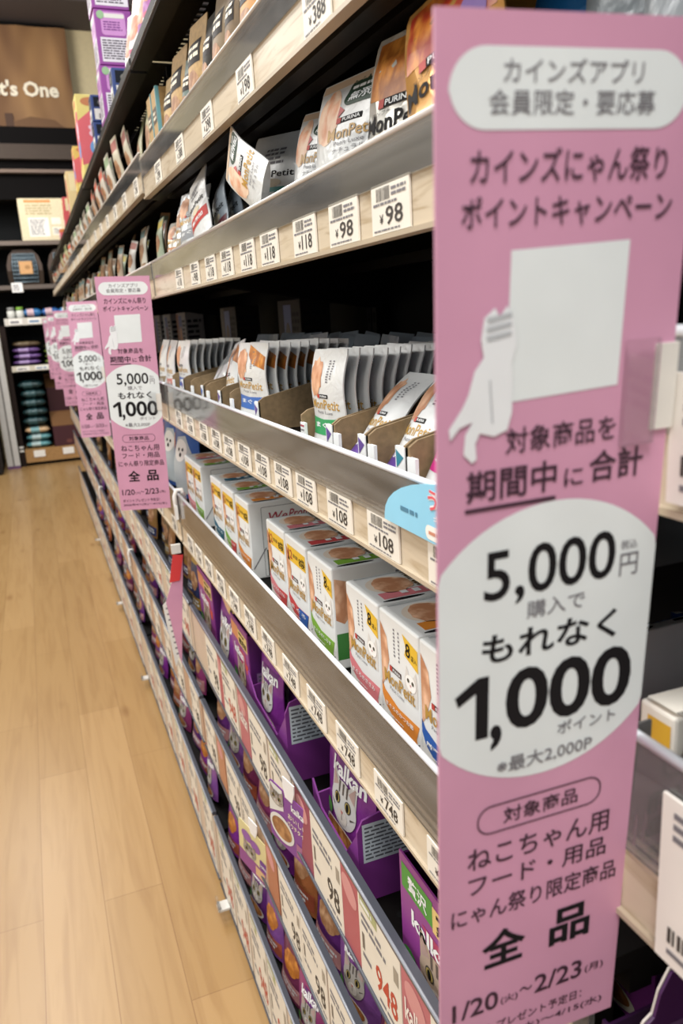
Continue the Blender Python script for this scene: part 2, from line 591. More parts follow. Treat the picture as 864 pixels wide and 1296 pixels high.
UNIT_LABEL = {-1: 'black shelving bay cut off at right, behind the near edge of the large pink sign',
              0: 'nearest full black shelving bay, stocked with white cat food pouches and boxes',
              1: 'second black shelving bay along the aisle, just past the second pink sign',
              2: 'third black shelving bay along the aisle, past the third pink sign',
              3: 'fourth black shelving bay along the aisle, mostly hidden by pink signs',
              4: 'last black shelving bay at the far end of the aisle'}
for k, y0 in Y0S.items():
    y1 = y0 + BAY
    o0 = (1.0, y0, FLOOR)
    u = root('shelving_unit', o0, UNIT_LABEL[k], 'shelf unit', 'black shelving bays')
    g = G()
    g.box(3.0, 3.06, y0 + 0.02, y1 - 0.02, FLOOR, 2.9, SHELFD)
    put('back_panel', g.mesh('back_panel', o0), (0, 0, 0), parent=u)
    for yy in (y0 + 0.012, y1 - 0.1):
        g = G()
        g.box(2.86, 2.998, yy, yy + 0.088, FLOOR, 3.0, SHELFB)
        for i in range(40):
            z = FLOOR + 0.5 + i * 0.2
            g.box(2.855, 2.861, yy + 0.03, yy + 0.058, z, z + 0.09, SHELFD)
        put('upright', g.mesh('upright', o0), (0, 0, 0), parent=u)
    g = G()
    g.box(1.07, 2.95, y0 + 0.03, y1 - 0.03, FLOOR, FLOOR + 0.12, SHELFD)
    put('base_plinth', g.mesh('base_plinth', o0), (0, 0, 0), parent=u)
    for s, (dk, zb, zt, gt) in SH.items():
        ex = lift(k, s, y0)
        sl = (lift(k, s, y1) - ex) / BAY
        sh = (sl, y0)
        dk, zb, zt = dk + ex, zb + ex, zt + ex
        a, b = y0 + 0.03, y1 - 0.03
        if k == -1:
            b = y1 - 0.11
        b_, b = b, (y1 - 0.03)
        g = G()
        if s in ('s1', 's2') and k < 3:      # perforated board: real slots that let the light through
            rows = ((1.30, 1.335), (1.58, 1.62))
            xs = [1.045, rows[0][0], rows[0][1], rows[1][0], rows[1][1], 2.99]
            for q in (0, 2, 4):
                g.box(xs[q], xs[q + 1], a, b, dk - 0.008, dk, SHELFB)
            n = 56
            st = (b - a) / n
            for r_, (xa, xb) in enumerate(rows):
                for i in range(n):
                    y = a + i * st
                    g.box(xa, xb, y, y + st * (0.42 if i % 19 > 1 and 0 < i < n - 1 else 1.0), dk - 0.008, dk, SHELFB)
        else:
            g.box(1.045, 2.99, a, b, dk - 0.05, dk, SHELFB)
        g.box(1.045, 1.12, a, b, min(dk - 0.14, zb + 0.012) if s != 's1' else zb, dk - 0.05, SHELFB)
        if s != 's1':
            g.box(1.17, 1.24, a, b, dk - 0.13, dk - 0.05, SHELFB)
        g.box(2.5, 2.58, a, b, dk - 0.12, dk - 0.05, SHELFB)
        if s == 's6' and k == 0:
            for i in range(34):
                y = a + 0.1 + i * 0.15
                for j, x in enumerate((1.2, 1.32, 1.44)):
                    g.prism([(x + 0.022 * math.cos(t * 0.785), y + 0.05 * (j % 2) + 0.022 * math.sin(t * 0.785)) for t in range(8)], 'z', dk + 0.0005, dk + 0.002, BLACK)
        b = b_
        bd = put('shelf', g.mesh('shelf', o0, sh), (0, 0, 0), parent=u)
        for yy in (a + 0.01, b - 0.05):
            g = G()
            zz = dk - 0.05
            g.prism([(1.25, zz), (1.25, zz - 0.07), (1.6, zz - 0.12), (2.86, zz - 0.34), (2.86, zz)], 'y', yy, yy + 0.035, SHELFB)
            g.tube([(1.34, yy - 0.004, zz - 0.05), (1.34, yy + 0.04, zz - 0.05)], 0.022, P('#8f8a82', 0.3, 'metal'))
            put('bracket', g.mesh('bracket', o0, sh), (0, 0, 0), parent=bd)
        if s == 's1':
            g = G()
            g.box(1.0, 1.045, a, b, zb, dk + 0.02, SHELFB)
            g.tube([(1.0, a, zb + 0.02), (1.0, b, zb + 0.02)], 0.012, P('#3b3330', 0.3, 'metal'))
            put('front_edge', g.mesh('front_edge', o0, sh), (0, 0, 0), parent=bd)
            continue
        g = G()
        mat = WOOD if gt is not None else (STRIP if s != 's7' else STRIP2)
        g.box(0.996, 1.045 if gt is not None else 1.014, a, b, zb, zt - (0.02 if gt is None else 0), mat)
        g.box(0.984, 1.03, a, b, zb - 0.014, zb, P('#b9ab95', 0.35))
        if gt is None:
            g.box(0.986, 1.024, a, b, zt - 0.022, zt + 0.014, EDGE)
            g.tube([(0.988, a, zt + 0.006), (0.988, b, zt + 0.006)], 0.009, P('#8d9098', 0.25))  # highlight on the cap edge, painted as a lighter thin tube
            g.tube([(0.985, a, zb - 0.004), (0.985, b, zb - 0.004)], 0.010, EDGE)
        put('price_rail', g.mesh('price_rail', o0, sh), (0, 0, 0), parent=bd)
        if gt is not None:
            gt += ex
            g = G()
            g.box(0.988, 1.0, a, b, zt - 0.005, gt, ACRYL)
            g.tube([(0.994, a, gt), (0.994, b, gt)], 0.011, RIM_HIGHLIGHT if s in ('s4', 's5') else P('#cfc8c0', 0.2))  # rounded guard rim, its highlight painted in as a pale colour
            # turned-in end of the guard
            for ye in (a, b):
                g.box(0.994, 1.06, ye - 0.003, ye + 0.003, zb, gt, ACRYL)
            put('acrylic_guard', g.mesh('acrylic_guard', o0, sh), (0, 0, 0), parent=bd)

# ================================================================== PRICE TAGS
TAGINK = P('#3a3531', 0.6)


def tag_small(price, seed):
    key = ('ts', price, seed)
    if key not in MESH:
        g = G()
        w, h = 0.245, 0.135
        g.box(-w / 2, w / 2, -0.003, 0.003, 0, h, P('#e9e4d8', 0.5))
        p = Panel(g, (-w / 2, -0.003, 0), (1, 0, 0), (0, 0, 1))
        p.bars(0.035, 0.088, 0.125, 0.123, TAGINK, 1, seed, 24)
        p.lines(0.135, 0.092, 0.23, 0.12, 2, GREYT, 1, seed)
        p.lines(0.015, 0.074, 0.22, 0.086, 1, GREYT, 1, seed + 1)
        p.text('¥', 0.055, 0.026, 0.08, 0.052, TAGINK, 1, 0.01)
        p.text(price, 0.095, 0.02, 0.205, 0.07, TAGINK, 1, 0.012)
        p.lines(0.015, 0.004, 0.2, 0.016, 1, GREYT, 1, seed + 2, 0.4)
        MESH[key] = g.mesh('price_tag')
    return MESH[key]


def tag_big(price, red, h=0.44, w=0.42, seed=0):
    key = ('tb', price, red, h, w, seed)
    if key not in MESH:
        g = G()
        g.box(-w / 2, w / 2, -0.003, 0.003, 0, h, P('#ded7c8', 0.5))
        p = Panel(g, (-w / 2, -0.003, 0), (1, 0, 0), (0, 0, 1))
        sx, sy = w / 0.42, h / 0.44
        if red:
            p.rect(0.02 * sx, 0.37 * sy, 0.2 * sx, 0.42 * sy, P('#a5a878', 0.5), 1)
            p.lines(0.03 * sx, 0.375 * sy, 0.19 * sx, 0.415 * sy, 1, OFFW, 2, seed)
        p.lines(0.03 * sx, 0.27 * sy, 0.30 * sx, 0.345 * sy, 2, GREYT, 1, seed)
        p.rect(0.03 * sx, 0.15 * sy, 0.055 * sx, 0.235 * sy, P('#6d655c'), 1)
        p.rect(0.355 * sx, 0.27 * sy, 0.40 * sx, 0.345 * sy, P('#9a9183'), 1)
        p.text(price, (0.17 if len(price) > 2 else 0.22) * sx, 0.07 * sy, 0.38 * sx, 0.2 * sy, P('#b4432f', 0.6) if red else TAGINK, 1, 0.015)
        p.lines(0.03 * sx, 0.1 * sy, 0.15 * sx, 0.14 * sy, 1, GREYT, 1, seed + 4)
        p.lines(0.2 * sx, 0.02 * sy, 0.4 * sx, 0.05 * sy, 1, GREYT, 1, seed + 3)
        MESH[key] = g.mesh('price_tag')
    return MESH[key]


def card_pink(w, h, hexc, word=True, seed=0):
    key = ('cp', w, h, hexc, word, seed)
    if key not in MESH:
        g = G()
        g.box(-w / 2, w / 2, -0.002, 0.002, 0, h, P(hexc, 0.45))
        p = Panel(g, (-w / 2, -0.002, 0), (1, 0, 0), (0, 0, 1))
        p.ell(w * 0.45, h * 0.75, w * 0.35, h * 0.14, P('#c98a8a', 0.45), 1, rot=-0.3)
        if word:
            p.text('kalkan', w * 0.1, h * 0.42, w * 0.92, h * 0.66, P('#eadfd6', 0.5), 2, 0.02)
        MESH[key] = g.mesh('strip_card')
    return MESH[key]


SHELF_WORDS = {'s3': 'leaning pouches', 's4': 'pouches in cardboard trays', 's5': 'white food boxes', 's2': 'brown snack bags'}
PRICES = {'s4': ['108'] * 12, 's3': ['98', '98', '98', '118', '118', '118', '118', '118', '98', '118'], 's5': ['748'] * 12, 's2': ['388', '198', '298', '388', '298']}
TAGS_Y = {'s4': [1.78, 2.22, 2.61, 2.99, 3.31, 3.65, 3.99, 4.34, 4.67, 5.04, 5.5, 5.95],
          's3': [1.62, 2.07, 2.42, 2.80, 3.25, 3.60, 4.0, 4.38, 4.81, 5.33],
          's5': [1.85, 2.28, 2.68, 3.06, 3.44, 3.84, 4.22, 4.6, 4.98, 5.36, 5.72, 6.05],
          's2': [2.55, 3.42, 4.15, 4.9, 5.7]}
for s, ys in TAGS_Y.items():
    for i, y in enumerate(ys):
        pr = PRICES[s][i]
        lab = '%s yen price tag, %s from the near end, under the %s' % (pr, ORD[i], SHELF_WORDS[s])
        put('price_tag', tag_small(pr, i % 3), (0.991, y, SH[s][1] + 0.002 + lift(0, s, y)), (0, 0, AISLE), lab, 'price tag', 'small price tags')

# large tags and pink cards on the lower rails
ROWS = {'s6': [('98', 0, 1.78), ('kalkan', '#b0626b', 2.105), ('948', 1, 2.45), ('plain', '#a9525c', 2.76), ('98', 0, 3.08), ('plain', '#8d3a52', 3.42), ('948', 1, 3.82), ('98', 0, 4.30),
               ('kalkan', '#b0626b', 4.67), ('948', 1, 5.07), ('plain', '#a9525c', 5.37), ('98', 0, 5.62)],
        's7': [('98', 0, 2.0), ('98', 0, 2.45), ('98', 0, 2.98), ('98', 0, 3.43), ('98', 0, 3.86), ('plain', '#a7674a', 4.25), ('98', 0, 4.82), ('98', 0, 5.28), ('plain', '#b27a5a', 5.7), ('98', 0, 6.1)],
        's8': [('948', 1, 3.4), ('948', 1, 3.9), ('948', 1, 4.45), ('948', 1, 4.95), ('948', 1, 5.5), ('948', 1, 6.05)]}
RN = {'s6': 'thigh-high tag rail', 's7': 'knee-high tag rail', 's8': 'lowest tag rail'}
NUMS = {}
for s, row in ROWS.items():
    hh = SH[s][2] - SH[s][1] - 0.01
    for i, (t, c, y) in enumerate(row):
        z = SH[s][1] + 0.004
        if t in ('kalkan', 'plain'):
            n = NUMS[(s, 'c')] = NUMS.get((s, 'c'), -1) + 1
            put('strip_card', card_pink(0.26, hh, c, t == 'kalkan', i), (0.992, y, z), (0, 0, AISLE),
                '%s %s card on the %s, %s card from the near end' % ('lettered' if t == 'kalkan' else 'plain', 'pink-red' if s == 's6' else 'rusty brown', RN[s], ORD[n]), 'shelf card', 'coloured shelf strip cards')
        else:
            n = NUMS[(s, 't')] = NUMS.get((s, 't'), -1) + 1
            put('price_tag', tag_big(t, c, hh, 0.42 if s != 's8' else 0.46, i % 3), (0.991, y, z), (0, 0, AISLE),
                'cream %s yen tag on the %s, %s tag from the near end' % (t, RN[s], ORD[n]), 'price tag', 'large cream price tags')
# rails of the further bays: tags seen small and blurred
BAYW = {1: 'second', 2: 'third', 3: 'fourth', 4: 'last'}
LVL = {'s3': 'chest-high', 's5': 'waist-high', 's6': 'thigh-high', 's7': 'knee-high', 's8': 'lowest', 's2': 'head-high'}
for k in (1, 2, 3):
    for s in ('s2', 's3', 's5', 's6', 's7', 's8'):
        big = SH[s][3] is None
        n = 6 if k == 1 else 4
        for i in range(n):
            y = Y0S[k] + 0.35 + i * (BAY - 0.5) / n
            if big:
                me = tag_big('98' if s == 's7' else '948', s != 's7', SH[s][2] - SH[s][1] - 0.01, 0.42 if s != 's8' else 0.46, i % 3)
            else:
                me = tag_small('118' if s == 's3' else '298', i % 3)
            put('price_tag', me, (0.991, y, SH[s][1] + 0.003 + lift(k, s, y)), (0, 0, AISLE),
                'price tag on the %s rail of the %s bay, %s from its near end' % (LVL[s], BAYW[k], ORD[i]), 'price tag', 'price tags on the far bays')

# near bay at right: tall white tag with barcode, and one on the rail above
for nm, y, z, h, w, lab in (('s5', 0.845, -1.255, 0.36, 0.24, 'tall white barcode tag on the clear tray at the right edge'),
                            ('s4', 0.875, -0.345, 0.22, 0.24, 'white barcode tag at the right edge beside the large pink sign')):
    g = G()
    g.box(-w / 2, w / 2, -0.004, 0.004, 0, h, P('#ece7df', 0.5))
    p = Panel(g, (-w / 2, -0.004, 0), (1, 0, 0), (0, 0, 1))
    p.bars(0.03, 0.05, 0.2, 0.085, TAGINK, 1, 5, 14)
    p.lines(0.03, 0.02, 0.2, 0.04, 1, GREYT, 1, 2)
    p.lines(0.03, h - 0.09, 0.21, h - 0.02, 3, GREYT, 1, 3)
    put('price_tag', g.mesh('price_tag'), (0.98, y, z), (0, 0, AISLE), lab, 'price tag', 'white barcode tags at the right edge')
# ================================================================== HANGING PINK SIGNS
PINK, SIGNW, PLUM = P('#ca93ae', 0.5), P('#dde3e4', 0.5), P('#3a2030', 0.6)


def sign_mesh():
    if 'sign' in MESH:
        return MESH['sign']
    w, h = 0.42, 1.925
    g = G()
    g.box(-w / 2, w / 2, 0, 0.006, -h, 0, PINK)
    p = Panel(g, (-w / 2, 0, 0), (1, 0, 0), (0, 0, 1), eps=0.0009)

    def X(u):
        return u * w

    def Z(v):
        K = ((0, 0), (0.03, -0.006), (0.09, -0.015), (0.115, -0.018), (0.17, -0.02), (0.3, -0.022), (0.45, -0.024), (0.58, -0.028), (0.7, -0.026), (0.8, -0.017), (0.86, -0.011), (0.95, -0.004), (1, 0))
        for (a, fa), (b, fb) in zip(K, K[1:]):
            if v <= b:
                v += fa + (fb - fa) * (v - a) / (b - a)
                break
        return -v * h

    def T(t, u0, v0, u1, v1, m=PLUM, l=2, bold=0.008, res=3):
        p.text(t, X(u0), Z(v1), X(u1), Z(v0), m, l, bold, res=res)
    p.rrect(X(0.045), Z(0.088), X(0.955), Z(0.027), 0.055, SIGNW, 1)
    T('カインズアプリ', 0.235, 0.035, 0.765, 0.053, GREYT)
    T('会員限定・要応募', 0.185, 0.058, 0.82, 0.077, GREYT)
    T('カインズにゃん祭り', 0.12, 0.101, 0.89, 0.127)
    T('ポイントキャンペーン', 0.09, 0.135, 0.925, 0.158)
    p.poly([(X(0.27), Z(0.29)), (X(0.75), Z(0.286)), (X(0.76), Z(0.171)), (X(0.28), Z(0.174))], SIGNW, 1)
    # sitting white cat drawing beside the blank code panel
    cat = [(0.20, 0.222), (0.235, 0.215), (0.25, 0.222), (0.275, 0.214), (0.30, 0.226), (0.31, 0.245), (0.295, 0.258), (0.30, 0.275), (0.30, 0.298), (0.285, 0.312), (0.24, 0.316),
           (0.19, 0.312), (0.175, 0.32), (0.18, 0.333), (0.165, 0.336), (0.135, 0.328), (0.14, 0.312), (0.165, 0.302), (0.12, 0.306), (0.09, 0.315), (0.085, 0.306), (0.13, 0.29), (0.15, 0.28),
           (0.17, 0.262), (0.20, 0.252), (0.19, 0.238)]
    cw = [(X(0.19 + (a - 0.21) * 1.18), Z(b)) for a, b in cat]
    p.poly(cw, P('#e2e5e8', 0.5), 3)
    for a_, b_ in ((0.222, 0.005), (0.229, 0.0), (0.236, 0.004)):
        p.poly([(X(0.185), Z(a_)), (X(0.285), Z(a_ - 0.003)), (X(0.285), Z(a_ + 0.0005)), (X(0.19 + b_), Z(a_ + 0.004))], P('#b4b8bc', 0.5), 4)
    p.poly([(X(0.2), Z(0.27)), (X(0.206), Z(0.27)), (X(0.22), Z(0.305)), (X(0.214), Z(0.305))], P('#aeb2b6', 0.5), 4)
    T('対象商品を', 0.275, 0.311, 0.755, 0.333)
    T('期間中', 0.115, 0.343, 0.50, 0.371, bold=0.015)
    T('に', 0.535, 0.353, 0.62, 0.369)
    T('合計', 0.645, 0.341, 0.895, 0.369, bold=0.015)
    p.rect(X(0.11), Z(0.379), X(0.50), Z(0.3755), PLUM, 2)
    # circle cut off by the edges
    pts, r, cv = [], 0.268, 0.5225
    for i in range(72):
        t = 2 * math.pi * i / 72
        pts.append((max(0, min(w, w / 2 + r * math.cos(t))), Z(cv) + r * math.sin(t)))
    q = [pts[0]]
    for a in pts[1:]:
        if math.dist(a, q[-1]) > 1e-5:
            q.append(a)
    p.poly(q, SIGNW, 1)
    T('5,000', 0.195, 0.417, 0.80, 0.472, INK, bold=0.012, res=4)
    T('税込', 0.825, 0.43, 0.905, 0.439, GREYT)
    T('円', 0.825, 0.443, 0.915, 0.466, GREYT)
    T('購入で', 0.39, 0.472, 0.665, 0.49, GREYT)
    T('もれなく', 0.19, 0.498, 0.835, 0.529, INK, bold=0.022)
    T(',', 0.235, 0.595, 0.29, 0.622, INK, 2, bold=0.025)
    T('000', 0.305, 0.540, 0.93, 0.606, INK, 2, bold=0.025, res=4)
    p.poly([(X(0.165), Z(0.606)), (X(0.225), Z(0.606)), (X(0.225), Z(0.540)), (X(0.175), Z(0.540)), (X(0.07), Z(0.556)), (X(0.085), Z(0.567)), (X(0.165), Z(0.556))], INK, 2)
    T('ポイント', 0.565, 0.609, 0.865, 0.623, GREYT, 3)
    T('※最大2,000P', 0.27, 0.633, 0.75, 0.651, GREYT, 3)
    p.ring(p.rrect_pts(X(0.18), Z(0.716), X(0.82), Z(0.684), 0.03), 0, 0, 0.003, PLUM, 2)
    T('対象商品', 0.31, 0.691, 0.695, 0.709)
    T('ねこちゃん用', 0.135, 0.728, 0.88, 0.753)
    T('フード・用品', 0.14, 0.76, 0.875, 0.782)
    T('にゃん祭り限定商品', 0.055, 0.792, 0.945, 0.815)
    T('全', 0.215, 0.833, 0.45, 0.878, INK, bold=0.025)
    T('品', 0.585, 0.833, 0.815, 0.878, INK, bold=0.025)
    T('1/20', 0.06, 0.911, 0.31, 0.935, PLUM, bold=0.014)
    T('(火)', 0.325, 0.922, 0.42, 0.934, PLUM)
    T('〜', 0.43, 0.92, 0.50, 0.926, PLUM)
    T('2/23', 0.515, 0.911, 0.79, 0.935, PLUM, bold=0.014)
    T('(月)', 0.81, 0.922, 0.92, 0.934, PLUM)
    T('ポイントプレゼント予定日：', 0.06, 0.953, 0.80, 0.966, PLUM)
    T('2026年4/1(水)〜4/15(水)', 0.06, 0.972, 0.93, 0.984, PLUM)
    MESH['sign'] = g.mesh('sheet')
    return MESH['sign']


def clip_mesh():
    if 'clip' not in MESH:
        g = G()
        g.box(-0.07, -0.01, -0.012, 0.014, -0.17, 0, FILM)
        g.box(-0.012, 0.03, -0.006, 0.012, -0.15, -0.01, P('#d9d6cf', 0.3))
        g.tube([(0.012, 0.016, -0.14), (0.012, 0.016, -0.02)], 0.006, P('#e2e0da', 0.3))
        MESH['clip'] = g.mesh('clip')
    return MESH['clip']


SIGN_POSE = [((0.767, 1.036, -0.589), (5.06, -1.17, -3.3)), ((0.751, 6.577, -0.584), (4.1, 1.56, -14.0)), ((0.763, 11.83, -0.59), (-6.0, 0.4, -13.0)),
             ((0.755, 17.1, -0.60), (2.0, 0.8, -14)), ((0.745, 22.3, -0.60), (0.0, 1.0, -14)), ((0.745, 27.4, -0.60), (1.0, 0.5, -14))]
SIGN_LAB = ['very large pink point campaign sign in the right foreground', 'medium pink campaign sign hanging at the first shelf joint, sharp and fully visible',
            'smaller blurred pink campaign sign partly behind the medium one', 'fourth pink sign from the front, only its left strip showing',
            'fifth pink sign from the front, blurred strip left of the others', 'farthest pink sign in the row, a pale blurred strip']
for (c, e), lab, cz in zip(SIGN_POSE, SIGN_LAB, (-0.44, -0.92, -0.92, -0.92, -0.92, -0.92)):
    E = Euler([R(a) for a in e], 'XYZ')
    top = Vector(c) + E.to_matrix() @ Vector((0, 0, 0.9625))
    u = root('hanging_sign', top, lab, 'sign', 'pink campaign signs along the aisle', E)
    put('sheet', sign_mesh(), (0, 0, 0), parent=u)
    put('clip', clip_mesh(), (0.185, 0, cz), parent=u)

# blue half-round card standing in the rail, partly behind the large sign
g = G()
pts = [(0, 0), (1.08, 0)] + [(0.54 + 0.54 * math.cos(R(t)), 0.015 + 0.17 * math.sin(R(t))) for t in range(0, 181, 10)]
g.prism([(p_[0], p_[1]) for p_ in pts], 'y', 0.0, 0.006, P('#8fd0ec', 0.4))
p = Panel(g, (0, 0, 0), (1, 0, 0), (0, 0, 1))
p.text('うれしい', 0.30, 0.095, 0.58, 0.155, P('#f4f4f4', 0.4), 1, 0.07)
p.text('うれしい', 0.30, 0.095, 0.58, 0.155, P('#e2606a', 0.4), 2, 0.015)
p.text('キャンペーン', 0.33, 0.06, 0.58, 0.085, P('#f4f4f4', 0.4), 1, 0.02)
p.lines(0.12, 0.05, 0.26, 0.075, 1, P('#4a7f9a', 0.5), 1)
p.rrect(0.28, 0.008, 0.44, 0.05, 0.02, P('#f4f0e8', 0.4), 1)
p.rrect(0.45, 0.008, 0.6, 0.05, 0.02, P('#f4f0e8', 0.4), 1)
p.lines(0.3, 0.02, 0.42, 0.038, 1, P('#c98a70', 0.5), 2)
put('promotion_card', g.mesh('promotion_card', (0.54, 0, 0)), (0.972, 1.62, -0.64), (0, 0, AISLE), 'light blue half-round card with red lettering on the clear guard beside the large sign', 'card')


# wobbler tags hanging from the lower rails
def wobbler(loc, rot, lab, purple):
    u = root('wobbler_tag', loc, lab, 'shelf tag', None, rot)
    g = G()
    g.prism([(-0.05, 0.04), (0.05, 0.04), (0.05, -0.02), (0.03, -0.1), (-0.03, -0.1), (-0.05, -0.02)], 'y', -0.003, 0.003, P('#eeeeee', 0.4))
    put('strap', g.mesh('strap'), (0, 0, 0), parent=u)
    g = G()
    w, h = 0.36, 0.44
    body = P('#7d3f94', 0.4) if purple else P('#d9cf9a', 0.4)
    pp = Panel(g, (-w / 2, 0, -0.07 - h), (1, 0, 0), (0, 0, 1))
    rr = pp.rrect_pts(0, 0, w, h, 0.03)
    g.prism([(a - w / 2, b - 0.07 - h) for a, b in rr], 'y', 0.0, 0.004, body)
    if purple:
        pp.poly([(0.0, 0.2), (0.13, 0.28), (0.12, 0.43), (0.02, 0.43), (0, 0.4)], OFFW, 1)
        cat_face(pp, 0.07, 0.34, 0.062, 2)
        pp.ell(0.11, 0.13, 0.11, 0.10, OFFW, 2)
        pp.ell(0.11, 0.13, 0.09, 0.075, P('#b98a5c', 0.5, 'food', '#8d5f3a'), 3)
        pp.text('kalkan', 0.2, 0.345, 0.335, 0.395, WHITE, 2, 0.03)
        pp.text('おいしい', 0.17, 0.27, 0.33, 0.31, CREAM, 2, 0.02)
        pp.text('パウチタイプ', 0.16, 0.21, 0.34, 0.25, CREAM, 2, 0.02)
        pp.rect(0.24, 0.03, 0.34, 0.13, P('#a56a8d'), 2)
    else:
        pp.rect(0, 0, 0.36, 0.14, P('#8f4a8e'), 1)
        pp.ell(0.1, 0.33, 0.06, 0.05, P('#8f5aa5'), 2)
        pp.ell(0.2, 0.31, 0.06, 0.05, P('#8f5aa5'), 2)
        cat_face(pp, 0.13, 0.2, 0.075, 2)
        pp.rrect(0.25, 0.14, 0.35, 0.24, 0.02, P('#6c3590'), 2)
        pp.text('kalkan', 0.26, 0.17, 0.34, 0.2, WHITE, 3, 0.02)
        pp.rect(0.2, 0.03, 0.31, 0.12, P('#d8b489'), 2)
    put('printed_card', g.mesh('printed_card'), (0, 0, 0), parent=u)


def cat_face(p, cx, cy, s, l, fur='#9d968d', dark='#4f4842'):
    f, d = P(fur, 0.6), P(dark, 0.6)
    for sg in (-1, 1):
        p.poly([(cx + sg * 0.95 * s, cy + 1.25 * s), (cx + sg * 0.15 * s, cy + 0.6 * s), (cx + sg * 0.95 * s, cy + 0.1 * s)][::sg], f, l)
        p.poly([(cx + sg * 0.85 * s, cy + 1.02 * s), (cx + sg * 0.4 * s, cy + 0.62 * s), (cx + sg * 0.85 * s, cy + 0.4 * s)][::sg], P('#a98f88', 0.6), l + 1.2)
    p.ell(cx, cy, s, 0.85 * s, f, l + 1)
    for k in (-0.3, 0, 0.3):
        p.poly([(cx + (k - 0.05) * s, cy + 0.38 * s), (cx + (k + 0.05) * s, cy + 0.38 * s), (cx + (k + 0.07) * s, cy + 0.8 * s), (cx + (k - 0.07) * s, cy + 0.8 * s)], d, l + 2)
    for sg in (-1, 1):
        p.ell(cx + sg * 0.42 * s, cy + 0.12 * s, 0.24 * s, 0.22 * s, P('#4a4640', 0.5), l + 2, 16)
        p.ell(cx + sg * 0.42 * s, cy + 0.12 * s, 0.19 * s, 0.18 * s, P('#a08c4c', 0.4), l + 3, 16)
        p.ell(cx + sg * 0.42 * s, cy + 0.12 * s, 0.1 * s, 0.16 * s, BLACK, l + 4, 12)
        p.poly([(cx + sg * 0.6 * s, cy - 0.2 * s), (cx + sg * 0.98 * s, cy - 0.1 * s), (cx + sg * 0.62 * s, cy - 0.28 * s)][::-sg], d, l + 2)
    p.ell(cx, cy - 0.42 * s, 0.4 * s, 0.3 * s, P('#c3bcb2', 0.6), l + 2, 18)
    p.poly([(cx - 0.11 * s, cy - 0.2 * s), (cx, cy - 0.36 * s), (cx + 0.11 * s, cy - 0.2 * s)], P('#b5746d', 0.5), l + 3)
    p.rect(cx - 0.015 * s, cy - 0.55 * s, cx + 0.015 * s, cy - 0.34 * s, d, l + 3)


wobbler((0.945, 3.50, -2.42), (R(6), R(12), R(-70)), 'purple wobbler card with a cat and food plate on a white strap', True)
wobbler((0.945, 4.50, -3.33), (R(6), R(14), R(-70)), 'pale yellow and purple wobbler card with a cat, on the middle lower rail', False)

# curled pink leaflet hanging below the medium sign
u = root('hanging_leaflet', (0.92, 6.55, -1.92), 'curled pink leaflet with red top hanging at the shelf joint under the medium sign', 'leaflet')
g = G()
ox, oz = 0.92, -1.92
for pts, m, ya in (([(0.871, -2.207), (0.995, -1.971), (0.877, -2.993), (0.864, -2.912), (0.803, -2.38)], PINK, 0.0),
                   ([(0.772, -2.412), (0.803, -2.38), (0.864, -2.912), (0.824, -3.013)], OFFW, 0.012),
                   ([(0.906, -1.956), (0.995, -1.971), (0.942, -2.198), (0.851, -2.203)], P('#cf3d3d', 0.45), -0.01)):
    g.prism([(x - ox, z - oz) for x, z in pts], 'y', ya, ya + 0.006, m)
pp = Panel(g, (0, 0.012, 0), (1, 0, 0), (0, 0, 1))
for i in range(9):
    t = i / 9
    pp.rect(-0.125 + 0.052 * t, -0.53 - 0.5 * t, -0.10 + 0.055 * t, -0.515 - 0.5 * t, GREYT, 1)
put('sheet', g.mesh('sheet'), (0, 0, 0), parent=u)
g = G()
g.box(-0.02, 0.06, -0.012, 0.02, -0.03, 0.05, P('#d9d6cf', 0.3))
put('clip', g.mesh('clip'), (0, 0, 0), parent=u)

# clips along the floor edge and joints
for i, (y, z) in enumerate(((6.1, -5.25), (11.3, -5.25), (14.9, -5.25), (20.0, -5.25))):
    g = G()
    g.box(-0.10, 0.0, -0.06, 0.06, -0.02, 0.0, P('#c9c7c2', 0.25))
    g.box(-0.11, -0.09, -0.06, 0.06, -0.02, 0.07, FILM)
    g.tube([(-0.09, -0.05, 0.005), (-0.09, 0.05, 0.005)], 0.012, P('#8f8f8d', 0.3))
    put('rail_clip', g.mesh('rail_clip'), (0.984, y, z), (0, 0, 0), 'small clear plastic clip at the floor edge of the shelves, %s from the camera' % ORD[i], 'clip', 'clear clips along the lowest rail')
for i, (y, z, wh) in enumerate(((6.45, -1.42, 'under the medium pink sign'), (11.7, -3.36, 'on a lower rail joint, small and blurred'), (16.95, -3.36, 'on the next lower rail joint, tiny and blurred'))):
    g = G()
    g.tube([(0, 0, -0.16), (0, 0, 0.0), (0.02, 0, 0.05), (0.06, 0, 0.05), (0.07, 0, 0.0)], 0.02, P('#e4e2de', 0.3))
    g.box(-0.015, 0.01, -0.035, 0.035, -0.2, -0.08, P('#e4e2de', 0.3))
    put('joint_hook', g.mesh('joint_hook'), (0.965, y, z), (0, 0, 0), 'white plastic hook ' + wh, 'hook', 'white hooks at the shelf joints')
# ================================================================== PRODUCTS
FOILW, FOILB = P('#dcdedd', 0.3, 'foil'), P('#98a4ae', 0.32, 'foil')
GOLD = P('#b98f3c', 0.35)
FOODP, FOODO, FOODB = P('#e3b795', 0.5, 'food', '#b9805c'), P('#d9913f', 0.35, 'food', '#9c5a22'), P('#c9a07a', 0.5, 'food', '#8c5f3c')
FOODR = P('#e0913a', 0.3, 'food', '#a8321e')


